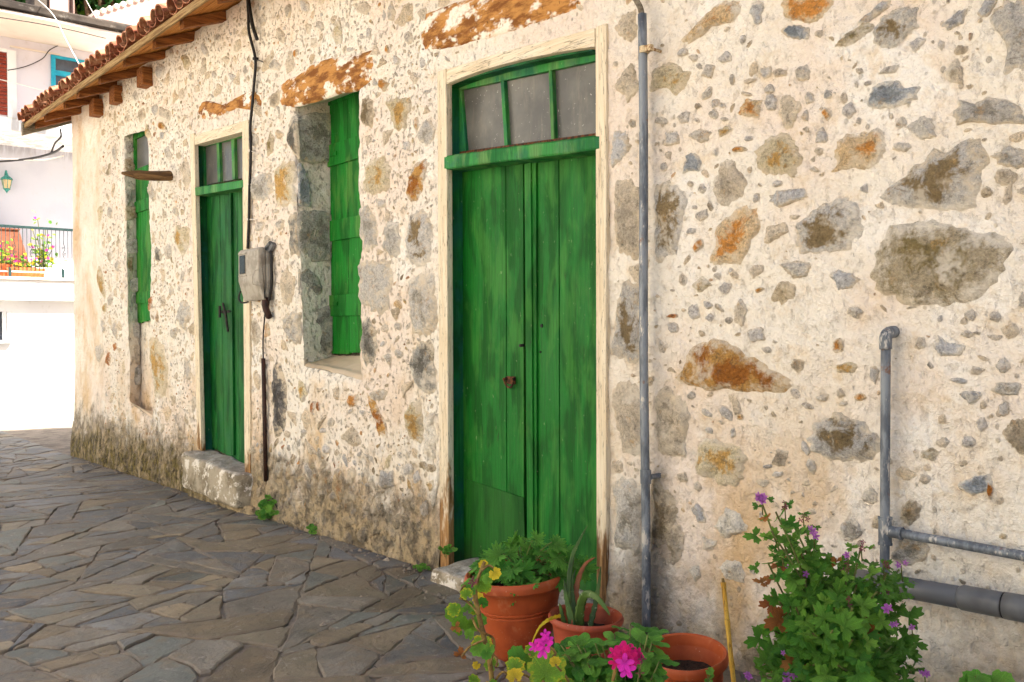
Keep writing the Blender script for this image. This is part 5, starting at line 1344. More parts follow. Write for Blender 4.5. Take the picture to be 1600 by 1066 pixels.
f = MB(); f.box((XU, ta.y, tb_.z), (XU + .04, ta.y + .07, ta.z), .003); f.box((XU, ta.y + .071, ta.z - .05), (XU + .04, tb_.y, ta.z), .003); f.box((XU, ta.y + .071, tm_ - .09), (XU + .04, tb_.y, tm_), .003)
f.box((XU, ta.y + .30, tb_.z), (XU + .04, ta.y + .39, tm_ - .091), .003)
wch(f.build('window_frame', MT['turq']), tq)
wch(MB().box((XU + .004, ta.y + .07, tm_), (XU + .012, tb_.y, ta.z - .05)).build('pane', MT['dark_glass']), tq)
wch(MB().box((XU + .004, ta.y + .07, tb_.z), (XU + .012, ta.y + .30, tm_ - .09)).build('pane', MT['dark_glass']), tq)
wch(MB().box((XU + .004, ta.y + .39, tb_.z), (XU + .012, tb_.y, tm_ - .09)).build('pane', MT['dark_glass']), tq)
# cable trunking and the stained concrete cornice
wch(MB().box((XU, at_x(15, 72, XU).y, at_x(15, 74, XU).z), (XU + .03, at_x(93, 84, XU).y, at_x(15, 74, XU).z + .03), .003).build('trunking', MT['cream_wash']))
wch(MB().box((XU - 6, y_l - 2, ztop), (XU + 1.33, yU + .25, ztop + .05), .01).build('cornice_soffit', MT['cream_wash']))
co = rough_block('cornice', [(XU - .3, y_l - 2, ztop + .051), (XU + 1.36, y_l - 2, ztop + .051), (XU + 1.36, yU + .28, ztop + .051), (XU - .3, yU + .28, ztop + .051)],
            [(XU - .3, y_l - 2, ztop + .20), (XU + 1.38, y_l - 2, ztop + .20), (XU + 1.38, yU + .3, ztop + .20), (XU - .3, yU + .3, ztop + .20)], MT['conc'], 3.0, .02); wch(co)

# railing with scrolled bars
rl = wempty('railing')
xr_ = XW + .05; zr0 = zter + .1; zr1 = at_x(50, 355, xr_).z
ya_, yb_ = at_x(-25, 400, xr_).y, at_x(200, 400, xr_).y
m = MB(); m.box((xr_ - .02, ya_, zr1 - .03), (xr_ + .02, yb_, zr1 + .012), .004); wch(m.build('top_rail', MT['rail_green']), rl)
m = MB(); m.box((xr_ - .014, ya_, zr0), (xr_ + .014, yb_, zr0 + .02), .003); wch(m.build('bottom_rail', MT['white']), rl)
y = ya_; i = 0
while y < yb_:
    hgt = zr1 - zr0
    if i % 4 == 3:
        pts = []
        for t in np.linspace(0, 1, 25):
            s = max(0, 1 - abs(t - .5) / .28); pts.append((xr_, y + .022 * s * math.sin((t - .5) * 22), zr0 + hgt * t))
        m = MB(); m.tube(pts, .0055, 6)
        for sg, zc in ((1, .43), (-1, .57)):
            m.tube([(xr_, y + sg * .016 + .018 * math.cos(a) * (1 - a / 12), zr0 + hgt * zc + .022 * math.sin(a) * (1 - a / 12)) for a in np.linspace(0, 6.0, 14)], .0045, 5)
        wch(m.build('scroll_bar', MT['rail_green'], None, True), rl)
    else:
        wch(MB().tube([(xr_, y, zr0), (xr_, y, zr1 - .02)], .0055, 6).build('bar', MT['rail_green'], None, True), rl)
    y += .062; i += 1
for px in (15.5, 98.5):
    q = at_x(px, 425, xr_ + .03); wch(MB().hexa([(xr_ + .02, q.y - .022, zter - .0), (xr_ + .05, q.y - .022, zter - .0), (xr_ + .05, q.y + .022, zter - .0), (xr_ + .02, q.y + .022, zter - .0)], [(xr_ + .02, q.y - .022, zter + .19), (xr_ + .05, q.y - .022, zter + .19), (xr_ + .05, q.y + .022, zter + .15), (xr_ + .02, q.y + .022, zter + .15)], .003).build('rail_foot', MT['rail_green']), rl)

# wall lantern
lp = at_x(10.5, 287, XL + .12)
ln = empty('wall_lantern', tuple(lp)); tag(ln, 'small green wall lantern with glass panes above the terrace', 'lantern')
def lch(o): o.parent = ln; return o
MT['lantern_green'] = mat_simple('verdigris_green', S(70, 160, 148), S(24, 92, 88), 30, .5, .2)
MT['lantern_glass'] = mat_simple('amber_glass', S(214, 190, 140), S(190, 170, 130), 8, .2, 0)
lch(MB().lathe([(.005, .2), (.02, .19), (.03, .15), (.10, .09), (.105, .07), (.09, .068)], 12).build('cap', MT['lantern_green'], None, autos=30))
lch(MB().lathe([(.085, .066), (.055, -.09)], 6).build('glass', MT['lantern_glass'], None))
g_ = MB(); g_.lathe([(.055, -.09), (.065, -.10), (.03, -.13), (.012, -.16), (.001, -.18)], 8)
for k in range(6):
    a = k * math.pi / 3; g_.tube([(.087 * math.cos(a), .087 * math.sin(a), .066), (.057 * math.cos(a), .057 * math.sin(a), -.09)], .006, 5)
lch(g_.build('cage', MT['lantern_green'], None, autos=30))
lch(MB().tube(smooth_path([(-.14, 0, .08), (-.11, 0, .18), (-.05, 0, .24), (0, 0, .2)], 5), .014, 8).build('bracket', MT['lantern_green'], None, True))

# notice on the terrace wall
na, nb_ = at_x(77, 506, XW), at_x(97, 526, XW)
nt = empty('notice', (XW + .004, (na.y + nb_.y) / 2, (na.z + nb_.z) / 2)); tag(nt, 'faded white paper notice with grey print on the sunny terrace wall', 'notice')
yc, zc = (na.y + nb_.y) / 2, (na.z + nb_.z) / 2
o = MB().box((0, na.y - yc, nb_.z - zc), (.004, nb_.y - yc, na.z - zc)).build('sheet', MT['paper']); o.parent = nt
tx_ = MB(); rr_ = random.Random(4)
for rw in (.62, .30):
    yy = na.y - yc + .02
    while yy < nb_.y - yc - .03:
        w_ = rr_.uniform(.008, .018); tx_.box((.0045, yy, nb_.z - zc + (na.z - nb_.z) * rw), (.006, yy + w_, nb_.z - zc + (na.z - nb_.z) * (rw + .12))); yy += w_ + .008
o = tx_.build('print', MT['text_grey']); o.parent = nt
o = MB().box((.0045, -.02, nb_.z - zc + .02), (.006, .03, nb_.z - zc + .035)).build('red_mark', MT['text_red']); o.parent = nt

# flat-roofed pink house behind, and the stub of a chimney
pk0 = at_x(146, 40, XW - 3.6)
ph = empty('pink_house', (XW - 4, 6, gz(-16))); phinv = Matrix.Translation(-Vector((XW - 4, 6, gz(-16))))
zt1 = at_x(230, -6, XW - 3.6).z; yA = at_x(147, 30, XW - 3.6).y
prof = [(yA, zg), (yA, at_x(147, 22, XW - 3.6).z), (at_x(195, 8, XW - 3.6).y, at_x(195, 8, XW - 3.6).z), (at_x(236, -8, XW - 3.6).y, at_x(236, -8, XW - 3.6).z), (at_x(236, -8, XW - 3.6).y + 6, zt1), (at_x(236, -8, XW - 3.6).y + 6, zg)]
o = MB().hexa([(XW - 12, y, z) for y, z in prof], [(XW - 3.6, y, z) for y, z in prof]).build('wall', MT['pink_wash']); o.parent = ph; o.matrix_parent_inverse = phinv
for k in range(9):
    t = k / 8; p_ = at_x(150 + 84 * t, 21 - 28 * t, XW - 3.6)
    o = MB().tube([(XW - 4.2, p_.y, p_.z + .02), (XW - 3.55, p_.y, p_.z + .0)], .055, 10).build('coping_tile', MT['cream_wash'], None, True); o.parent = ph; o.matrix_parent_inverse = phinv
tag(ph, 'pale pink gable with white coping tiles rising behind the red tiled eaves', 'house')
ch_ = empty('chimney', (XW - 2.0, at_x(95, 10, XW - 2.0).y, ztop + .2)); chinv = Matrix.Translation(-Vector(ch_.location))
xc = XW - 1.8
q0, q1 = at_x(78, 24, xc), at_x(116, -20, xc); p0_ = at_x(55, 24, xc)
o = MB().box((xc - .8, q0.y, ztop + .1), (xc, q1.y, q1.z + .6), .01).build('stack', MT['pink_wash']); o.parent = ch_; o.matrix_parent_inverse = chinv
o = MB().box((xc - .7, p0_.y, ztop + .1), (xc - .05, q0.y - .01, q1.z + .4), .01).build('side_pier', MT['conc']); o.parent = ch_; o.matrix_parent_inverse = chinv
o = MB().tube([(xc + .02, q1.y - .05, ztop + .1), (xc + .02, q1.y - .05, q1.z + .5)], .03, 8).build('flue_pipe', MT['conduit_brown']); o.parent = ch_; o.matrix_parent_inverse = chinv
tag(ch_, 'pinkish chimney stack with a dark flue on the roof of the white house', 'chimney')

# overhead wires
def wire(name, pts, r, mat, label, sub=8):
    P_ = smooth_path(pts, sub); o = MB().tube([p - P_[0] for p in P_], r, 6).build(name, mat, None, True); o.location = P_[0]; tag(o, label, 'wire', 'wires over the far end of the street'); return o
corner = Vector((X0 - .02, -.03, 0))
zq = at(104, 243, 0).z
wire('service_wire', [at_x(-20, 254, XW - .4), at_x(40, 249, -14.5), at_x(80, 240, -12.9), Vector((X0 - .02, -.02, zq + .12))], .016, MT['black_cable'], 'twisted black service wire leaving the corner of the stone house')
wire('service_wire', [at_x(-20, 247, XW - .4), at_x(40, 250, -14.5), at_x(70, 250, -13.4), Vector((X0 - .02, -.02, zq + .0))], .010, MT['white_cable'], 'pale thin wire running under the black service wire to the corner')
wire('service_wire', [at_x(80, 239, -12.9), at_x(86, 224, -12.4), at_x(95, 214, -12.1), Vector((X0 - .02, -.05, zq + .32))], .011, MT['black_cable'], 'short black loop rising from the service wire to the eaves')
wire('overhead_wire', [at_x(50, -8, -17), at_x(82, 22, -15.2), at_x(104, 64, -14), at_x(126, 105, -13)], .007, MT['white_cable'], 'white wire slanting down across the turquoise window')
wire('overhead_wire', [at_x(-10, 122, XU + .3), at_x(40, 134, XU + .35), at_x(82, 146, XU + .4)], .008, MT['white_cable'], 'white wire crossing the red brown shutter')
wire('overhead_wire', [at_x(-10, 26, XU + 1.44), at_x(60, 37, XU + 1.44), at_x(110, 47, XU + 1.43), at_x(165, 60, XU + 1.4)], .008, MT['black_cable'], 'thin black wire strung along below the concrete cornice')
wire('overhead_wire', [at_x(12, 110, XU + .05), at_x(40, 104, XU + .05), at_x(66, 92, XU + .05), at_x(78, 78, XU + .05), at_x(100, 66, XU + .06), at_x(112, 50, XU + .3)], .008, MT['black_cable'], 'slack thin wire sagging over the lilac upper wall')
wire('overhead_wire', [at_x(130, -8, XU + .6), at_x(144, 18, XU + .5), at_x(156, 36, XU + .5)], .008, MT['white_cable'], 'white wire dropping past the end of the cornice')

# ------------------------------------------------------------------ house added across the street, unseen behind the viewer, to throw warm light back
oh = empty('added_bounce_house', (-5, -9.3, -.1)); ohinv = Matrix.Translation(-Vector((-5, -9.3, -.1)))
def och(o, p=None):
    if p is None: o.parent = oh; o.matrix_parent_inverse = ohinv
    else: o.parent = p
    return o
MT['facing'] = mat_wash('bounce_house_limewash', S(252, 245, 230, .98), S(248, 240, 222, .98))
och(MB().box((-17, -14, -.5), (-0.8, -7.4, 6.4)).build('wall', MT['facing']))
och(MB().hexa([(-17.3, -14.3, 6.4), (-0.5, -14.3, 6.4), (-0.5, -7.1, 6.4), (-17.3, -7.1, 6.4)], [(-17.3, -11.3, 7.6), (-0.5, -11.3, 7.6), (-0.5, -10.7, 7.6), (-17.3, -10.7, 7.6)]).build('roof', MT['tile']))
for x in (-13.5, -8.5, -5):
    wn_ = empty('window'); och(wn_)
    och(MB().box((x, -7.4, 3.6), (x + 1.0, -7.36, 5.0), .005).build('frame', MT['turq']), wn_); och(MB().box((x + .08, -7.359, 3.68), (x + .92, -7.35, 4.92)).build('pane', MT['dark_glass']), wn_)
for x in (-11,):
    dr = empty('door'); och(dr); och(MB().box((x, -7.4, -.2), (x + 1.1, -7.35, 2.2), .005).build('leaf', MT['turq']), dr)
tag(oh, 'added unseen limewashed house across the street, bouncing light onto the stone house', 'house')

# ------------------------------------------------------------------ plants
MT['leaf_lacy'] = mat_leaf('lacy_geranium_leaf', S(66, 134, 42), S(108, 168, 62))
MT['leaf_shrub'] = mat_leaf('shrub_geranium_leaf', S(66, 128, 36), S(124, 172, 58))
MT['leaf_yellow'] = mat_leaf('yellowing_geranium_leaf', S(96, 150, 40), S(132, 176, 48), S(232, 206, 40))
MT['leaf_gold'] = mat_leaf('gold_geranium_leaf', S(226, 204, 50), S(208, 178, 40))
MT['leaf_pointed'] = mat_leaf('pointed_leaf', S(72, 140, 42), S(122, 176, 62))
MT['leaf_dry'] = mat_leaf('dry_leaf', S(150, 84, 38), S(196, 130, 66))
MT['stem_green'] = mat_simple('plant_stem', S(112, 124, 60), S(96, 90, 48), 30, .7, .3)
MT['stem_brown'] = mat_simple('woody_stem', S(150, 122, 66), S(112, 88, 48), 30, .8, .4)
MT['petal_pink'] = mat_leaf('hot_pink_petal', S(238, 40, 150), S(226, 24, 120), None, .4)
MT['petal_bright'] = mat_leaf('bright_pink_petal', S(246, 50, 196), S(240, 60, 206), None, .4)
MT['petal_mauve'] = mat_leaf('mauve_petal', S(206, 132, 206), S(180, 96, 190), None, .4)
MT['bud'] = mat_leaf('purple_bud', S(140, 50, 90), S(110, 80, 50), None, .2)
MT['aloe'] = None
def mat_aloe():
    t = NT('aloe_leaf'); p = t.obj(); c = t.mix(t.sm(t.noise(9, 4, .6, vec=p), .4, .62), S(80, 108, 46), S(52, 76, 30))
    c = t.mix(t.math('MULTIPLY', t.sm(t.noise(60, 3, .6, vec=p), .64, .72), .5), c, S(176, 186, 140)); t.color(c); t.rough(.5); t.bump(t.noise(30, 4, .6, vec=p), .2, .003); return t.m
MT['aloe'] = mat_aloe()
MT['aloe_dry'] = mat_simple('dry_aloe_leaf', S(168, 104, 66), S(132, 78, 48), 12, .7, .3)
MT['soil'] = mat_simple('potting_soil', S(70, 52, 38), S(44, 32, 24), 60, .95, .8, .01)
MT['pot'] = mat_terracotta('terracotta_plastic', S(174, 82, 40), S(146, 62, 28), S(188, 118, 80))
MT['pot_dusty'] = mat_terracotta('faded_terracotta', S(164, 76, 50), S(136, 58, 38), S(194, 136, 112))
MT['bamboo'] = mat_wood('bamboo_cane', S(214, 172, 74), S(188, 140, 48), 'z', dirt=.2)

def leaf_mesh(name, kind, mat, seed):
    """a leaf one unit long, stalk end at the origin, growing along +Y, face up"""
    r = random.Random(seed); pts = []
    if kind == 'round':
        for k in range(42):
            a = -math.pi * .93 + 2 * math.pi * .93 * k / 41; R = .5 * (1 + .085 * math.cos(7.5 * a) + .045 * math.cos(17 * a + seed) + r.uniform(-.02, .02))
            pts.append((R * math.sin(a), .30 + R * math.cos(a) * .92))
        c = (0, .16)
    elif kind == 'lobed':
        for k in range(61):
            a = -math.pi * .78 + 2 * math.pi * .78 * k / 60; lob = abs(math.cos(a * 2.5 * .78 / .78 / 1.0 * .5 * 2 / 2 * 1.0)) if False else abs(math.cos(a * 1.6))
            R = .17 + .49 * lob ** 1.0 + .075 * math.cos(a * 14 + seed) ; R *= (.78 + .22 * math.cos(a * .6)); R += r.uniform(-.012, .012)
            pts.append((R * math.sin(a), .30 + R * math.cos(a)))
        c = (0, .22)
    elif kind == 'lacy':
        for k in range(71):
            a = -math.pi * .82 + 2 * math.pi * .82 * k / 70; lob = abs(math.cos(a * 2.2))
            R = .20 + .36 * lob ** .7 + .10 * math.cos(a * 16 + seed); R += r.uniform(-.015, .015)
            pts.append((R * math.sin(a), .34 + R * math.cos(a)))
        c = (0, .26)
    else:       # pointed
        for k in range(25):
            t = k / 24; a = t * 2 * math.pi; w = .25 * math.sin(min(a, 2 * math.pi - a)) ** .9 if 0 < t < 1 else 0
            yy = .5 - .5 * math.cos(a if a <= math.pi else 2 * math.pi - a); pts.append((-w if a <= math.pi else w, yy))
        pts = pts[:-1]; c = (0, .45)
    V = [(c[0], c[1], -.03)]; R_ = [0.0]; n = len(pts)
    closed = kind == 'pointed'
    for q in (.5, 1.0):
        for i, (x, y) in enumerate(pts):
            xx = c[0] + (x - c[0]) * q; yy = c[1] + (y - c[1]) * q
            d = math.hypot(xx - c[0], yy - c[1]); z = .22 * d * d - .05 * q + .035 * math.sin(math.atan2(x - c[0], y - c[1]) * 5 + seed) * q + (-.18 * yy * yy if kind == 'pointed' else -.10 * yy * yy)
            V.append((xx, yy, z)); R_.append(q)
    m = n if closed else n - 1; Fc = []
    for i in range(m):
        j = (i + 1) % n; Fc += [(0, 1 + i, 1 + j), (1 + i, 1 + n + i, 1 + n + j, 1 + j)]
    me = bpy.data.meshes.new(name); me.from_pydata(V, [], Fc); a = me.attributes.new('rim', 'FLOAT', 'POINT'); a.data.foreach_set('value', R_)
    me.polygons.foreach_set('use_smooth', [True] * len(me.polygons)); me.materials.append(mat); me.update(); return me
def flower_mesh(name, mat, seed, petals=5, w=.55):
    r = random.Random(seed); V = []; Fc = []
    for k in range(petals):
        a0 = 2 * math.pi * k / petals + r.uniform(-.15, .15); t = r.uniform(.15, .45); n0 = len(V); pr = [(0, 0)] + [(w * .5 * math.sin(b), .55 - .45 * math.cos(b)) for b in np.linspace(0.35, 2 * math.pi - .35, 9)]
        for (x, y) in pr:
            z = t * y * y + .05 * abs(x); V.append((x * math.cos(a0) - y * math.sin(a0), x * math.sin(a0) + y * math.cos(a0), z))
        Fc += [(n0, n0 + i, n0 + i + 1) for i in range(1, 9)]
    me = bpy.data.meshes.new(name); me.from_pydata(V, [], Fc); me.polygons.foreach_set('use_smooth', [True] * len(me.polygons)); me.materials.append(mat); me.update(); return me
def place(name, me, loc, up, fwd, size, parent):
    """put a leaf at loc with its face towards up and its tip towards fwd"""
    up = Vector(up).normalized(); f = Vector(fwd); f = (f - up * f.dot(up))
    f = f.normalized() if f.length > 1e-4 else up.orthogonal().normalized(); x = f.cross(up)
    o = bpy.data.objects.new(name, me); link(o, parent)
    loc = Vector(loc) - (parent.location if parent else Vector())
    M_ = Matrix((( x.x, f.x, up.x, loc.x), (x.y, f.y, up.y, loc.y), (x.z, f.z, up.z, loc.z), (0, 0, 0, 1)))
    o.matrix_local = M_ @ Matrix.Scale(size, 4); return o
def rel(parent, pts): return [Vector(p) - parent.location for p in pts]
def rv(r, s=1.0): return Vector((r.gauss(0, s), r.gauss(0, s), r.gauss(0, s)))

LV = {k: [leaf_mesh('leaf', kd, MT[m], 3 * i + 1) for i in range(4)] for k, kd, m in (('lacy', 'lacy', 'leaf_lacy'), ('shrub', 'lobed', 'leaf_shrub'), ('yellow', 'round', 'leaf_yellow'), ('gold', 'round', 'leaf_gold'), ('pointed', 'pointed', 'leaf_pointed'), ('green', 'round', 'leaf_pointed'), ('dry', 'lobed', 'leaf_dry'))}
FL = {'pink': [flower_mesh('flower', MT['petal_pink'], i) for i in range(3)], 'bright': [flower_mesh('flower', MT['petal_bright'], i + 5) for i in range(3)], 'mauve': [flower_mesh('flower', MT['petal_mauve'], i + 9, 5, .52) for i in range(3)], 'bud': [flower_mesh('bud', MT['bud'], i + 20, 4, .4) for i in range(2)]}
TOCAM = lambda p: (CAM - Vector(p)).normalized()

def scatter(items, kind, mat, e, r, lim=300):
    """the nearest leaves are objects of their own, the rest one mass of foliage"""
    rest = MB()
    for i, (p, up, fw, sz) in enumerate(items):
        me = r.choice(LV[kind])
        if i < lim: place('leaf', me, p, up, fw, sz, e); continue
        upv = up.normalized(); f = (fw - upv * fw.dot(upv)).normalized(); x = f.cross(upv); q0 = p - e.location
        rest.add([q0 + (x * v.co.x + f * v.co.y + upv * v.co.z) * sz for v in me.vertices], [tuple(f_.vertices) for f_ in me.polygons])
    if rest.v: tag(rest.build('foliage', mat, e, True), kind='stuff')
# --- pots
def pot(name, base, r_top, r_bot, h, mat, label, tilt=(0, 0), rim=.035, soil=.82, bands=True):
    e = empty(name, tuple(base)); e.rotation_euler = (tilt[0], tilt[1], .4)
    pr = [(0.001, .004), (r_bot * .96, .0), (r_bot, .008)]
    for t in np.linspace(.08, .80, 10): pr.append((r_bot + (r_top * .93 - r_bot) * t ** .9, h * t))
    if bands:
        t = .56; rr = r_bot + (r_top * .93 - r_bot) * t ** .9
        pr = [p for p in pr if not (h * .53 < p[1] < h * .63)]; ins = [(rr - .001, h * .545), (rr + .003, h * .55), (rr + .003, h * .57), (rr - .001, h * .575), (rr + .004, h * .585), (rr + .005, h * .605), (rr + .0015, h * .612)]
        k = next(i for i, p in enumerate(pr) if p[1] > h * .6); pr[k:k] = ins
    pr += [(r_top * .925, h - rim * 1.15), (r_top * .95, h - rim * 1.05), (r_top, h - rim), (r_top * 1.012, h - rim * .5), (r_top * .995, h - .006), (r_top * .96, h), (r_top * .9, h - .004), (r_top * .87, h - rim * .8), (r_top * .86, h - rim * 1.2)]
    o = MB().lathe(pr, 48).build('body', mat, e, autos=50)
    inn = [(r_top * .86, h - rim * 1.2), (r_bot * .9 + (r_top * .86 - r_bot * .9) * (soil * .9), h * soil), (r_bot * .6, h * soil * .98)]
    o2 = MB().lathe(inn[:2], 48).build('inner_wall', mat, e, True)
    n = 40; rs = inn[1][0]; V = [(0, 0, h * soil + .006)]; 
    for q in (.33, .66, 1.0):
        for k in range(n): a = 2 * math.pi * k / n; V.append((rs * q * math.cos(a), rs * q * math.sin(a), h * soil + .009 * float(pn(5 * q * math.cos(a) + base[0] * 9, 5 * q * math.sin(a), 2))))
    Fc = [(0, 1 + k, 1 + (k + 1) % n) for k in range(n)] + [(1 + ri * n + k, 1 + (ri + 1) * n + k, 1 + (ri + 1) * n + (k + 1) % n, 1 + ri * n + (k + 1) % n) for ri in range(2) for k in range(n)]
    mesh_obj('soil', V, Fc, MT['soil'], e, True)
    tag(e, label, 'pot', 'terracotta pots in front of the stone house'); return e
def gpt(px, py, d): 
    p = atd(px, py, d); return Vector((p.x, p.y, gz(p.x) + .012))
pA = gpt(814, 1000, 3.86); pot('flower_pot', pA, .218, .112, .35, MT['pot'], 'large terracotta pot of lacy green geranium in front of the big green door', (.03, -.05), .04, .86)
pB = gpt(913, 1000, 3.60); pot('flower_pot', pB, .148, .10, .245, MT['pot_dusty'], 'small terracotta pot holding an aloe, right of the largest pot', (.0, .03), .022, .72, False)
pC = gpt(1073, 1000, 3.22); pot('flower_pot', pC, .150, .105, .235, MT['pot'], 'terracotta pot with no plant, only soil, below the tall grey pipe', (.12, .0), .034, .62)
pD = gpt(930, 1066, 2.38); pot('flower_pot', pD, .15, .10, .27, MT['pot'], 'terracotta pot of the pink flowered geranium nearest the viewer', (0, 0), .03, .85)
pE = gpt(1305, 1066, 2.75); pot('flower_pot', pE, .17, .12, .28, MT['pot'], 'terracotta pot of the tall mauve flowered shrub by the pipes', (0, 0), .03, .85)

# --- lacy geranium in the big pot
def lacy():
    r = random.Random(31); base = pA + Vector((0, 0, .29)); e = empty('geranium', tuple(base)); tag(e, 'dense lacy leaved green geranium growing in the largest terracotta pot', 'plant')
    sm_ = MB()
    cen = atd(818, 893, 3.86)
    for i in range(190):
        px = r.uniform(752, 905); top = 842 + 26 * ((px - 838) / 70) ** 2 if px < 880 else 868 + (px - 880) * .8
        py = r.uniform(max(top, 838), 925 - max(0, (px - 815) * .32)); d = 3.86 + r.uniform(-.16, .20) + (py - 890) * -.0012
        p = atd(px, py, d)
        if p.y > -.05: p.y = -.05 - r.uniform(0, .06)
        out = (p - base); out.z *= .5
        up = Vector((0, 0, .75)) + out.normalized() * .55 + TOCAM(p) * .35 + rv(r, .42)
        place('leaf', r.choice(LV['lacy']), p, up, out + rv(r, .05), r.uniform(.065, .105), e)
        if i % 2 == 0: sm_.tube(rel(e, smooth_path([base + Vector((r.uniform(-.06, .06), r.uniform(-.06, .06), 0)), base.lerp(p, .55) + Vector((0, 0, .03)), p], 3)), .0022, 5)
    sm_.build('stems', MT['stem_green'], e)
lacy()

# --- aloe
def aloe_leaf(pts, w0, th, mat, e, name='leaf'):
    P_ = smooth_path(pts, 6); n = len(P_); V = []; Fc = []; side0 = None
    for i, p in enumerate(P_):
        t = i / (n - 1); tan = (P_[min(i + 1, n - 1)] - P_[max(i - 1, 0)]).normalized(); s = tan.cross(TOCAM(p)).normalized(); nr = s.cross(tan).normalized()
        w = .82 * w0 * (1 - t ** 1.6) * (.8 + .2 * math.sin(min(t * 3, 1.57))) + .0012; h = th * (1 - t ** 1.5) + .001; tooth = .0022 * (1 if i % 2 else -1) * (1 - t)
        ring = [p + s * (w + tooth) + nr * h * .2, p + s * w * .55 + nr * h * .35, p + nr * h * .15, p - s * w * .55 + nr * h * .35, p - s * (w + tooth) + nr * h * .2, p - s * w * .5 - nr * h, p + s * w * .5 - nr * h]
        V += [q - e.location for q in ring]
    for i in range(n - 1): Fc += [(i * 7 + k, i * 7 + (k + 1) % 7, (i + 1) * 7 + (k + 1) % 7, (i + 1) * 7 + k) for k in range(7)]
    Fc.append(tuple(range(7))); Fc.append(tuple((n - 1) * 7 + k for k in range(7)))
    mesh_obj(name, V, Fc, mat, e, True)
def aloe():
    b = pB + Vector((0, 0, .18)); e = empty('aloe', tuple(b)); tag(e, 'spiky green aloe with one long thin leaf in the small pot', 'plant')
    dd = 3.6
    A = lambda *q: [atd(a, c, d_) for a, c, d_ in q]
    aloe_leaf(A((892, 985, 3.6), (888, 925, 3.63), (894, 872, 3.66), (905, 845, 3.68), (918, 821, 3.7)), .014, .012, MT['aloe'], e)
    aloe_leaf(A((906, 986, 3.56), (906, 955, 3.55), (914, 930, 3.52), (930, 932, 3.48), (946, 950, 3.45), (953, 962, 3.44)), .024, .016, MT['aloe'], e)
    aloe_leaf(A((922, 978, 3.62), (930, 945, 3.66), (936, 910, 3.7), (939, 885, 3.72)), .014, .010, MT['aloe'], e)
    aloe_leaf(A((897, 984, 3.57), (890, 955, 3.6), (884, 930, 3.62), (882, 905, 3.64)), .017, .012, MT['aloe'], e)
    aloe_leaf(A((902, 984, 3.6), (896, 950, 3.62), (893, 915, 3.66), (899, 890, 3.68)), .018, .012, MT['aloe'], e)
    aloe_leaf(A((886, 985, 3.53), (880, 968, 3.52), (876, 950, 3.52), (874, 943, 3.52)), .012, .010, MT['aloe'], e)
    aloe_leaf(A((908, 980, 3.63), (900, 925, 3.66), (912, 885, 3.7), (930, 871, 3.72)), .016, .006, MT['aloe_dry'], e, 'dry_leaf')
    aloe_leaf(A((876, 962, 3.5), (858, 968, 3.42), (842, 982, 3.4), (831, 1005, 3.4)), .008, .004, MT['leaf_gold'], e, 'dry_leaf')
    aloe_leaf(A((890, 988, 3.5), (893, 978, 3.5), (894, 968, 3.5)), .008, .006, MT['aloe_dry'], e, 'dry_leaf')
aloe()

# --- leggy yellowing geranium at the lower left
def leggy():
    r = random.Random(8); root = atd(775, 1200, 2.62); root = Vector((root.x, root.y, gz(root.x) + .01)); e = empty('geranium', tuple(root)); tag(e, 'leggy geranium stem with yellowing leaves rising in front of the doorstep', 'plant')
    D_ = 2.62
    main = smooth_path([root] + [atd(a, c, D_) for a, c in ((770, 1100), (766, 1040), (757, 1000), (748, 960), (742, 925), (750, 895), (757, 878))], 5)
    sm_ = MB(); sm_.tube(rel(e, main), [.0075] * (len(main) - 8) + [.005] * 8, 7)
    for br in (((766, 1040), (772, 1000), (748, 985), (738, 965)), ((757, 1000), (735, 1010), (722, 1025)), ((748, 960), (730, 940), (718, 935)), ((742, 925), (726, 915), (720, 925)), ((772, 1066), (785, 1050), (795, 1056)), ((750, 895), (762, 884), (772, 888)), ((757, 1010), (776, 1030), (775, 1042))):
        sm_.tube(rel(e, smooth_path([atd(a, c, D_ + r.uniform(-.04, .04)) for a, c in br], 4)), .0035, 6)
    sm_.build('stem', MT['stem_brown'], e, True)
    for (k, px, py, w) in (('yellow', 713, 958, 27), ('yellow', 724, 978, 28), ('yellow', 740, 935, 22), ('yellow', 714, 943, 20), ('yellow', 750, 898, 24), ('green', 735, 912, 28), ('green', 728, 920, 22), ('yellow', 752, 1005, 30), ('green', 745, 1000, 22), ('yellow', 773, 1036, 22), ('yellow', 778, 1060, 32), ('yellow', 738, 1062, 18), ('gold', 770, 886, 18), ('gold', 757, 882, 14), ('yellow', 731, 928, 18), ('gold', 748, 936, 18), ('green', 752, 941, 16), ('yellow', 732, 992, 16), ('gold', 747, 1033, 12), ('yellow', 740, 965, 20), ('green', 748, 970, 20), ('green', 766, 1003, 18), ('dry', 718, 1022, 18), ('dry', 709, 972, 14), ('yellow', 730, 950, 18), ('green', 760, 1012, 16), ('gold', 765, 1062, 14), ('yellow', 756, 910, 16), ('green', 763, 905, 16)):
        p = atd(px, py + w * .3, D_ + r.uniform(-.05, .05)); up = TOCAM(p) * 1.0 + Vector((0, 0, .35)) + rv(r, .28)
        place('leaf', r.choice(LV[k]), p, up, Vector((r.gauss(0, .3), r.gauss(0, .3), 1 if r.random() < .6 else -.4)), w * D_ / FPX * 1.12, e)
    for (px, py) in ((740, 907), (738, 911)):
        p = atd(px, py, D_ - .03); place('bud', FL['bud'][0], p, TOCAM(p), (0, 0, 1), .014, e)
leggy()

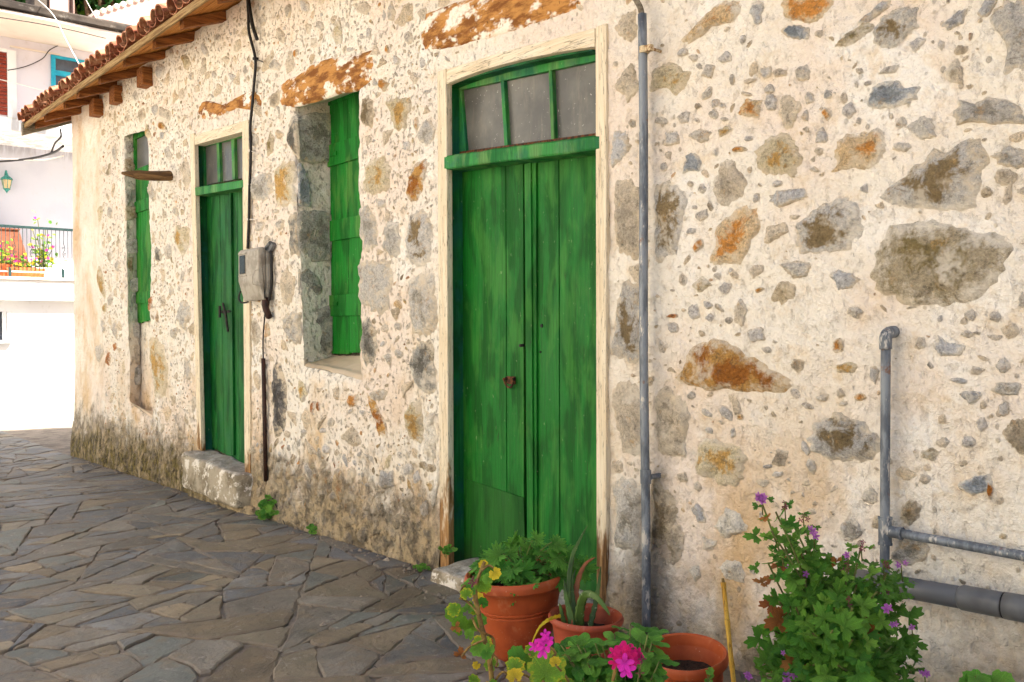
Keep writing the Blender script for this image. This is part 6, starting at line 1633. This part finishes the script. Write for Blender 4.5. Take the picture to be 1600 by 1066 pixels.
# --- pink geranium in the foreground with pointed leaved companion
def foreground():
    r = random.Random(77); base = pD + Vector((0, 0, .235)); e = empty('geranium', tuple(base)); tag(e, 'round leaved geranium with hot pink flowers at the bottom of the view', 'plant')
    D_ = 2.34; sm_ = MB()
    def stem(pts, rad, n=4): sm_.tube(rel(e, smooth_path(pts, n)), rad, 6)
    for (k, px, py, w, tilt) in (('yellow', 833, 1034, 54, 0), ('yellow', 848, 1050, 58, 0), ('green', 812, 1026, 30, 0), ('yellow', 802, 1040, 28, 0), ('gold', 805, 1056, 24, 0), ('yellow', 845, 1072, 46, 0), ('green', 905, 1066, 54, 0), ('green', 938, 1072, 48, 0), ('yellow', 826, 1016, 22, 0), ('green', 860, 1024, 24, 0), ('gold', 868, 1035, 16, 0), ('yellow', 880, 1080, 50, 0), ('green', 980, 1082, 46, 0)):
        p = atd(px, py + w * .25, D_ + r.uniform(-.06, .05)); up = TOCAM(p) * .9 + Vector((0, 0, .6)) + rv(r, .22)
        place('leaf', r.choice(LV[k]), p, up, Vector((r.gauss(0, .5), r.gauss(0, .5), .7)), w * D_ / FPX * 1.1, e); stem([base, base.lerp(p, .6) + Vector((0, 0, .04)), p], .003)
    # flower heads
    hd1 = atd(852, 1008, D_ - .02)
    stem([base, atd(866, 1050, D_), atd(868, 1020, D_), hd1], .0035)
    for (px, py, w) in ((852, 992, 12), (836, 1010, 14), (852, 1006, 20), (849, 1016, 18), (856, 1000, 14)):
        p = atd(px, py, D_ - .02 + r.uniform(-.01, .01)); place('flower', r.choice(FL['bright']), p, TOCAM(p) + rv(r, .45), (0, 0, 1), w * D_ / FPX * .75, e)
    hd2 = atd(977, 1028, D_ - .03)
    stem([base, atd(958, 1062, D_), atd(962, 1042, D_), hd2], .0045)
    for i in range(26):
        a = r.uniform(0, 6.28); q = r.uniform(.1, 1); p = atd(975 + 19 * q * math.cos(a) + (4 if i % 3 else 0), 1026 + 15 * q * math.sin(a), D_ - .04 - .04 * (1 - q)); place('flower', r.choice(FL['pink']), p, TOCAM(p) + (p - hd2) * 14 + rv(r, .3), rv(r), 15 * D_ / FPX * .8, e)
    for (px, py) in ((976, 1036), (979, 1046)):
        p = atd(px, py, D_ - .085); place('flower', r.choice(FL['bright']), p, TOCAM(p) + rv(r, .15), (0, 0, 1), 20 * D_ / FPX * .75, e)
    for (px, py) in ((1000, 1052), (985, 1014), (1003, 1030)):
        p = atd(px, py, D_ - .06); place('bud', FL['bud'][0], p, TOCAM(p), (0, 0, 1), .012, e)
    sm_.build('stems', MT['stem_brown'], e, True)
    # companion bush
    b2 = pD + Vector((.06, .05, .235)); e2 = empty('bushy_plant', tuple(b2)); tag(e2, 'bushy plant with small pointed green leaves around the pink flowers', 'plant')
    s2 = MB()
    tips = [(r.uniform(872, 1022), r.uniform(992, 1062)) for _ in range(64)] + [(930, 985), (950, 982), (985, 975), (1000, 985), (1015, 1000), (905, 1005), (880, 1012), (1012, 992), (1030, 1034), (915, 1000), (960, 990)]
    fol = []
    for (px, py) in tips:
        if px < 960: py = max(py, 1004 + (960 - px) * .05)
        t_ = atd(px, py, D_ + .12 + r.uniform(-.1, .12)); path = smooth_path([b2 + rv(r, .02), b2.lerp(t_, .5) + Vector((0, 0, .03)), t_], 5); s2.tube(rel(e2, path), .0022, 5)
        for j in range(9):
            q = path[max(2, len(path) - 1 - j)]; a = j * 2.4 + r.uniform(-.4, .4); tn = (path[-1] - path[0]).normalized(); s = tn.orthogonal().normalized(); s = Matrix.Rotation(a, 3, tn) @ s
            fol.append((q, tn * .5 + Vector((0, 0, .5)) + TOCAM(q) * .5 + rv(r, .2), s + tn * .5, r.uniform(.040, .066)))
    fol.sort(key=lambda L: (L[0] - CAM).length); scatter(fol, 'pointed', MT['leaf_pointed'], e2, r)
    s2.build('stems', MT['stem_green'], e2, True)
foreground()

# --- tall mauve flowered shrub
def shrub():
    r = random.Random(19); base = pE + Vector((0, 0, .24)); e = empty('geranium_shrub', tuple(base)); tag(e, 'tall bushy geranium shrub with small mauve flowers by the pipes', 'shrub')
    D_ = 2.75; s = MB(); rest = MB()
    tips = [(1190, 785, 0), (1212, 800, 0), (1236, 812, .05), (1260, 826, .05), (1205, 830, 0), (1225, 850, 0), (1250, 860, 0), (1275, 865, .05), (1200, 880, 0), (1240, 895, 0),
            (1345, 856, 0), (1325, 880, 0), (1360, 880, .03), (1385, 895, 0), (1405, 890, .05), (1398, 915, .05), (1310, 900, 0), (1285, 895, 0), (1265, 905, 0), (1340, 910, -.05), (1370, 925, -.05),
            (1205, 940, 0), (1215, 970, 0), (1195, 985, 0), (1235, 950, -.08), (1265, 945, -.1), (1300, 940, -.12), (1335, 950, -.12), (1365, 960, -.1), (1400, 950, 0), (1420, 975, .05), (1425, 1000, .05), (1405, 1010, 0),
            (1230, 1000, -.1), (1265, 990, -.15), (1300, 985, -.18), (1335, 1000, -.18), (1370, 1005, -.12), (1390, 1035, -.05), (1210, 1030, -.05), (1240, 1045, -.12), (1275, 1035, -.18), (1310, 1040, -.2), (1345, 1045, -.18), (1375, 1050, -.1), (1190, 1050, 0), (1175, 1056, 0), (1220, 1066, -.1), (1260, 1066, -.15), (1300, 1070, -.2), (1340, 1070, -.15), (1430, 1030, .05), (1440, 1050, .05), (1420, 1060, 0)]
    cnt_ = 0; leaves = []
    for i, (px, py, dd) in enumerate(tips):
        if py > 930: px = 1308 + (px - 1308) * .88
        t_ = atd(px, py, D_ + dd + r.uniform(-.03, .06))
        if t_.y > -.10: t_.y = -.10
        mid = base.lerp(t_, .55) + Vector((r.gauss(0, .02), r.gauss(0, .02), .02)); path = smooth_path([base + Vector((r.uniform(-.05, .05), r.uniform(-.05, .05), 0)), mid, t_], 9); s.tube(rel(e, path), [.005] * 9 + [.003] * (len(path) - 9), 5)
        for j in range(12):
            k = len(path) - 1 - j * .8; 
            if k < 4: break
            q = path[int(k)]; tn = (path[-1] - path[-4]).normalized(); sd_ = tn.orthogonal().normalized(); sd_ = Matrix.Rotation(j * 2.4 + r.uniform(-.5, .5), 3, tn) @ sd_
            q2 = q + sd_ * r.uniform(.015, .04); leaves.append((j, q2, tn * .4 + Vector((0, 0, .5)) + TOCAM(q2) * .5 + rv(r, .45), sd_ + tn * .4, (.036 if j < 3 else .05) * r.uniform(.8, 1.25) if py < 930 else r.uniform(.042, .074)))
    leaves.sort(key=lambda L: (L[1] - CAM).length)
    for i, (j, p, up, fw, sz) in enumerate(leaves):
        if p.y > -.03: continue
        u_, v_, d_ = proj(p)
        kind = 'dry' if (r.random() < .02 or (880 < v_ < 960 and u_ < 1215 and r.random() < .5)) else 'shrub'
        if i < 300 and v_ < 1085: place('leaf', r.choice(LV[kind]), p, up, fw, sz, e)
        else:
            me = r.choice(LV['shrub']); upv = up.normalized(); f = (fw - upv * fw.dot(upv)).normalized(); x = f.cross(upv); q0 = p - e.location
            rest.add([q0 + (x * v.co.x + f * v.co.y + upv * v.co.z) * sz for v in me.vertices], [tuple(f_.vertices) for f_ in me.polygons])
    o = rest.build('foliage', MT['leaf_shrub'], e, True); tag(o, kind='stuff')
    for (px, py, k, n, w) in ((1190, 780, 'mauve', 6, 13), (1226, 790, 'bud', 4, 9), (1255, 808, 'bud', 4, 9), (1271, 833, 'mauve', 3, 13), (1259, 896, 'mauve', 1, 11), (1345, 852, 'bud', 4, 8), (1325, 870, 'mauve', 3, 10), (1322, 886, 'bud', 3, 9), (1380, 882, 'bud', 4, 9), (1408, 884, 'mauve', 3, 9), (1388, 947, 'mauve', 2, 14), (1327, 941, 'bud', 3, 9), (1383, 928, 'bud', 3, 8), (1400, 980, 'mauve', 2, 9), (1425, 982, 'mauve', 2, 9), (1165, 1055, 'mauve', 4, 10), (1233, 1060, 'mauve', 5, 13), (1445, 1058, 'mauve', 3, 11), (1238, 888, 'mauve', 1, 9), (1227, 1016, 'mauve', 1, 8)):
        for _ in range(n):
            p = atd(px + r.uniform(-7, 7), py + r.uniform(-6, 6), D_ - .03 - (.12 if py > 930 else 0)); place('flower' if k == 'mauve' else 'bud', r.choice(FL[k]), p, TOCAM(p) + rv(r, .5), rv(r), w * D_ / FPX * .55, e)
        s.tube(rel(e, [atd(px, py, D_ - .02), atd(px + 2, py + 25, D_ + .01)]), .002, 5)
    s.build('stems', MT['stem_green'], e, True)
shrub()

# --- cane, sprout and the leaf at the lower right
c0 = atd(1130, 910, 2.78); c1 = atd(1152, 1120, 2.70); dn = (c1 - c0); foot = c0 + dn * ((gz(c1.x) + .01 - c0.z) / dn.z)
cn = empty('bamboo_cane', tuple(foot)); tag(cn, 'thin yellow bamboo cane standing upright beside the empty pot', 'cane')
m = MB(); n = 30; m.tube(rel(cn, [c0.lerp(foot, i / n) for i in range(n + 1)]), [.0072 + (.0016 if i % 6 == 0 else 0) for i in range(n + 1)], 10); m.build('cane', MT['bamboo'], cn, True)
m = MB(); tdir = (c0 - foot).normalized(); m.tube(rel(cn, [c0 - tdir * .02, c0 + tdir * .012]), [.0076, .004], 8); m.build('tip', MT['stem_brown'], cn, True)
def small_plant(name, label, root, tips, kind, size, seed, n=6, mat='stem_green'):
    r = random.Random(seed); root = Vector(root); e = empty(name, tuple(root)); tag(e, label, 'plant', 'weeds along the wall foot' if name == 'weed' else None); s = MB()
    for t_ in tips:
        t_ = Vector(t_); path = smooth_path([root + rv(r, .004), root.lerp(t_, .5) + Vector((0, 0, .01)), t_], 4); s.tube(rel(e, path), .0018, 5)
        for j in range(n):
            q = path[max(1, len(path) - 1 - j)]; a = j * 2.4 + r.uniform(-.5, .5); d_ = Vector((math.cos(a), math.sin(a), .3))
            place('leaf', r.choice(LV[kind]), q, Vector((0, 0, .7)) + TOCAM(q) * .6 + rv(r, .25), d_, size * r.uniform(.7, 1.2), e)
    s.build('stem', MT[mat], e)
rt_ = atd(1108, 1130, 2.5); small_plant('sprout', 'tiny green sprout in front of the empty pot', (rt_.x, rt_.y, gz(rt_.x)), [atd(1106, 1046, 2.5), atd(1110, 1056, 2.5)], 'green', .02, 4, 3)
rt_ = atd(1530, 1200, 2.3); small_plant('leafy_plant', 'dark green leaf tips at the lower right corner', (rt_.x, rt_.y, gz(rt_.x)), [atd(1524, 1056, 2.3), atd(1545, 1070, 2.3), atd(1505, 1074, 2.3)], 'green', .07, 6, 2)
w1 = at(418, 818, -.03); small_plant('weed', 'leafy green weed growing at the wall foot below the conduit', (w1.x, -.05, gz(w1.x)), [at(410, 782, -.07), at(418, 776, -.06), at(426, 784, -.06), at(406, 800, -.1), at(430, 800, -.08), at(416, 795, -.12)], 'green', .055, 12, 8)
w2 = at(488, 845, -.03); small_plant('weed', 'small green weed at the wall foot below the shuttered window', (w2.x, -.05, gz(w2.x)), [at(486, 822, -.06), at(492, 826, -.06), at(489, 832, -.08)], 'green', .035, 13, 6)
for (a, b, sd_, lb) in ((655, 892, 14, 'small creeping weed at the corner of the near doorstep'), (695, 862, 15, 'small weed at the foot of the big door frame')):
    w = at(a, b, -.06); small_plant('weed', lb, (w.x, -.06, max(gz(w.x), w.z - .03)), [at(a - 8, b - 6, -.08), at(a + 6, b - 10, -.07), at(a + 14, b - 4, -.08), at(a, b - 4, -.1)], 'green', .026, sd_, 6)

# --- grit and crumbs swept against the foot of the wall
def grit():
    r = random.Random(61); m = MB()
    for i in range(900):
        x = r.uniform(-11.6, -.9); y = -.05 - abs(r.gauss(0, .07))
        if i % 3 == 0: x = r.uniform(-4.6, -2.2); y = -.1 - abs(r.gauss(0, .35))
        s_ = .004 * math.exp(r.gauss(.3, .55)); z = gz(x) + .010
        V = [(x + s_ * r.uniform(.6, 1.3) * math.cos(a), y + s_ * r.uniform(.6, 1.3) * math.sin(a), z) for a in (0, 1.3, 2.6, 3.9, 5.2)] + [(x, y, z + s_ * r.uniform(.5, 1.1))]
        m.add(V, [(k, (k + 1) % 5, 5) for k in range(5)])
    o = m.build('grit', MT['mortar'], None); tag(o, 'loose grit and crumbs along the foot of the wall', 'grit', None, 'stuff')
grit()

# --- terrace pots at the white house
def far_pot(px, py, w, h, label, kind, seed, box=False, fl='bright', mat='terracotta_far', n=60, sp=(.16, .22)):
    x = XW - .22; p = at_x(px, py, x); p.z = zter + .02
    e = empty('planter_box' if box else 'flower_pot', tuple(p)); tag(e, label, 'planter' if box else 'pot', 'planters on the terrace')
    if box: MB().hexa([(-.12, -w * .46, 0), (.12, -w * .46, 0), (.12, w * .46, 0), (-.12, w * .46, 0)], [(-.15, -w * .5, h), (.15, -w * .5, h), (.15, w * .5, h), (-.15, w * .5, h)], .012).build('box', MT[mat], e, autos=40)
    else: MB().lathe([(.001, 0), (w * .36, 0), (w * .48, h * .85), (w * .52, h * .86), (w * .52, h), (w * .45, h), (w * .4, h * .9), (.001, h * .9)], 24).build('body', MT[mat], e, autos=40)
    if n:
        r = random.Random(seed); e2 = empty('flowering_plant', (p.x, p.y, p.z + h * .9)); tag(e2, kind, 'plant', 'plants on the terrace')
        s = MB()
        for i in range(n):
            q = e2.location + Vector((r.gauss(0, .09), r.gauss(0, sp[0]), abs(r.gauss(0, sp[1])) + .03)); place('leaf', r.choice(LV['yellow' if i % 3 else 'gold']), q, Vector((.6, 0, .8)) + rv(r, .4), rv(r), r.uniform(.05, .085), e2)
            if i % 11 == 0:
                f_ = q + Vector((.05, 0, .03)); place('flower', r.choice(FL[fl]), f_, Vector((1, -.3, .5)) + rv(r, .3), rv(r), .032, e2)
            if i % 3 == 0: s.tube([(0, 0, 0), q - e2.location], .006, 5)
        s.build('stems', MT['stem_green'], e2)
far_pot(5, 428, .26, .22, 'terracotta planter at the left end of the terrace', 'yellow green plant with pink flowers at the left end of the terrace', 1, False, 'bright', n=50, sp=(.10, .16))
far_pot(38, 428, .60, .17, 'long terracotta planter box in the middle of the terrace', 'low flowering plant in the long terracotta planter box', 2, True, 'pink', n=60, sp=(.2, .1))
far_pot(68, 428, .30, .18, 'white square planter on the terrace near the stone house', 'tall golden leaved bush in the white planter on the terrace', 3, True, 'bright', 'white', n=90, sp=(.11, .34))
MT['chest'] = mat_simple('brown_chest_wood', S(150, 84, 52, .55), S(128, 68, 40, .55), 8, .7, .2)
# brown chest behind the flowers
q = at_x(0, 362, XL + .3); q2 = at_x(40, 410, XL + .3)
ct = empty('garden_chest', (XL + .4, q.y, zter + .02)); tag(ct, 'brown wooden chest standing behind the terrace flowers', 'chest')
o = MB().hexa([(-.35, -.5, 0), (.2, -.5, 0), (.2, q2.y - q.y + .1, 0), (-.35, q2.y - q.y + .1, 0)], [(-.35, -.5, q.z - zter), (.1, -.5, q.z - zter), (.1, at_x(26, 362, XL + .3).y - q.y, q.z - zter), (-.35, at_x(26, 362, XL + .3).y - q.y, q.z - zter)], .01).build('body', MT['chest'], ct)
o = MB().box((-.37, -.52, q.z - zter + .001), (.13, at_x(27, 362, XL + .3).y - q.y, q.z - zter + .03), .006).build('lid', MT['chest'], ct)

# --- trees on the slope behind the roofs
MT['tree_leaf_light'] = mat_leaf('sunny_tree_leaf', S(120, 160, 40), S(70, 120, 30))
MT['tree_leaf_dark'] = mat_leaf('dark_tree_leaf', S(40, 90, 34), S(24, 66, 26))
MT['bark'] = mat_simple('tree_bark', S(110, 90, 66), S(70, 56, 42), 9, .9, .8, .02)
def tree(c, R_, label, mat, seed, n=3200):
    r = random.Random(seed); base = Vector((c.x, c.y, gz(-16))); e = empty('leafy_tree', tuple(base)); tag(e, label, 'tree', 'trees behind the roofs'); hgt = c.z - base.z
    t = MB(); t.tube([(0, 0, -.2), (.1, .05, hgt * .35), (.0, .0, hgt * .7), (0, 0, hgt)], [.28, .22, .15, .08], 10)
    lobes = []
    for i in range(16):
        a = r.uniform(0, 6.28); el = r.uniform(-.4, 1.2); d_ = Vector((math.cos(a) * math.cos(el), math.sin(a) * math.cos(el), math.sin(el))) * R_ * r.uniform(.45, .85); q = Vector((0, 0, hgt)) + d_
        lobes.append((q, R_ * r.uniform(.28, .45))); t.tube(smooth_path([(0, 0, hgt * .6), Vector((0, 0, hgt * .75)) + d_ * .4, q], 4), [.09] * 4 + [.05] * 4 + [.02], 6)
    t.build('trunk', MT['bark'], e, True)
    V = []; Fc = []
    for i in range(n):
        q, lr = r.choice(lobes); d_ = rv(r).normalized() * lr * r.uniform(.5, 1.2); p = q + d_; s = r.uniform(.12, .24); a = rv(r).normalized(); b = a.orthogonal().normalized(); b = Matrix.Rotation(r.uniform(0, 6.28), 3, a) @ b; c_ = a.cross(b)
        k = len(V); V += [p - b * s, p + c_ * s * .45, p + b * s, p - c_ * s * .45]; Fc.append((k, k + 1, k + 2, k + 3))
    o = mesh_obj('crown', V, Fc, MT[mat], e); tag(o, kind='stuff')
tree(atd(20, -40, 26), 2.3, 'light green tree behind the cornice, left of the chimney', 'tree_leaf_light', 3, 6500)
tree(atd(160, -30, 27), 2.6, 'dark green tree between the chimney and the pink gable', 'tree_leaf_dark', 5, 7500)
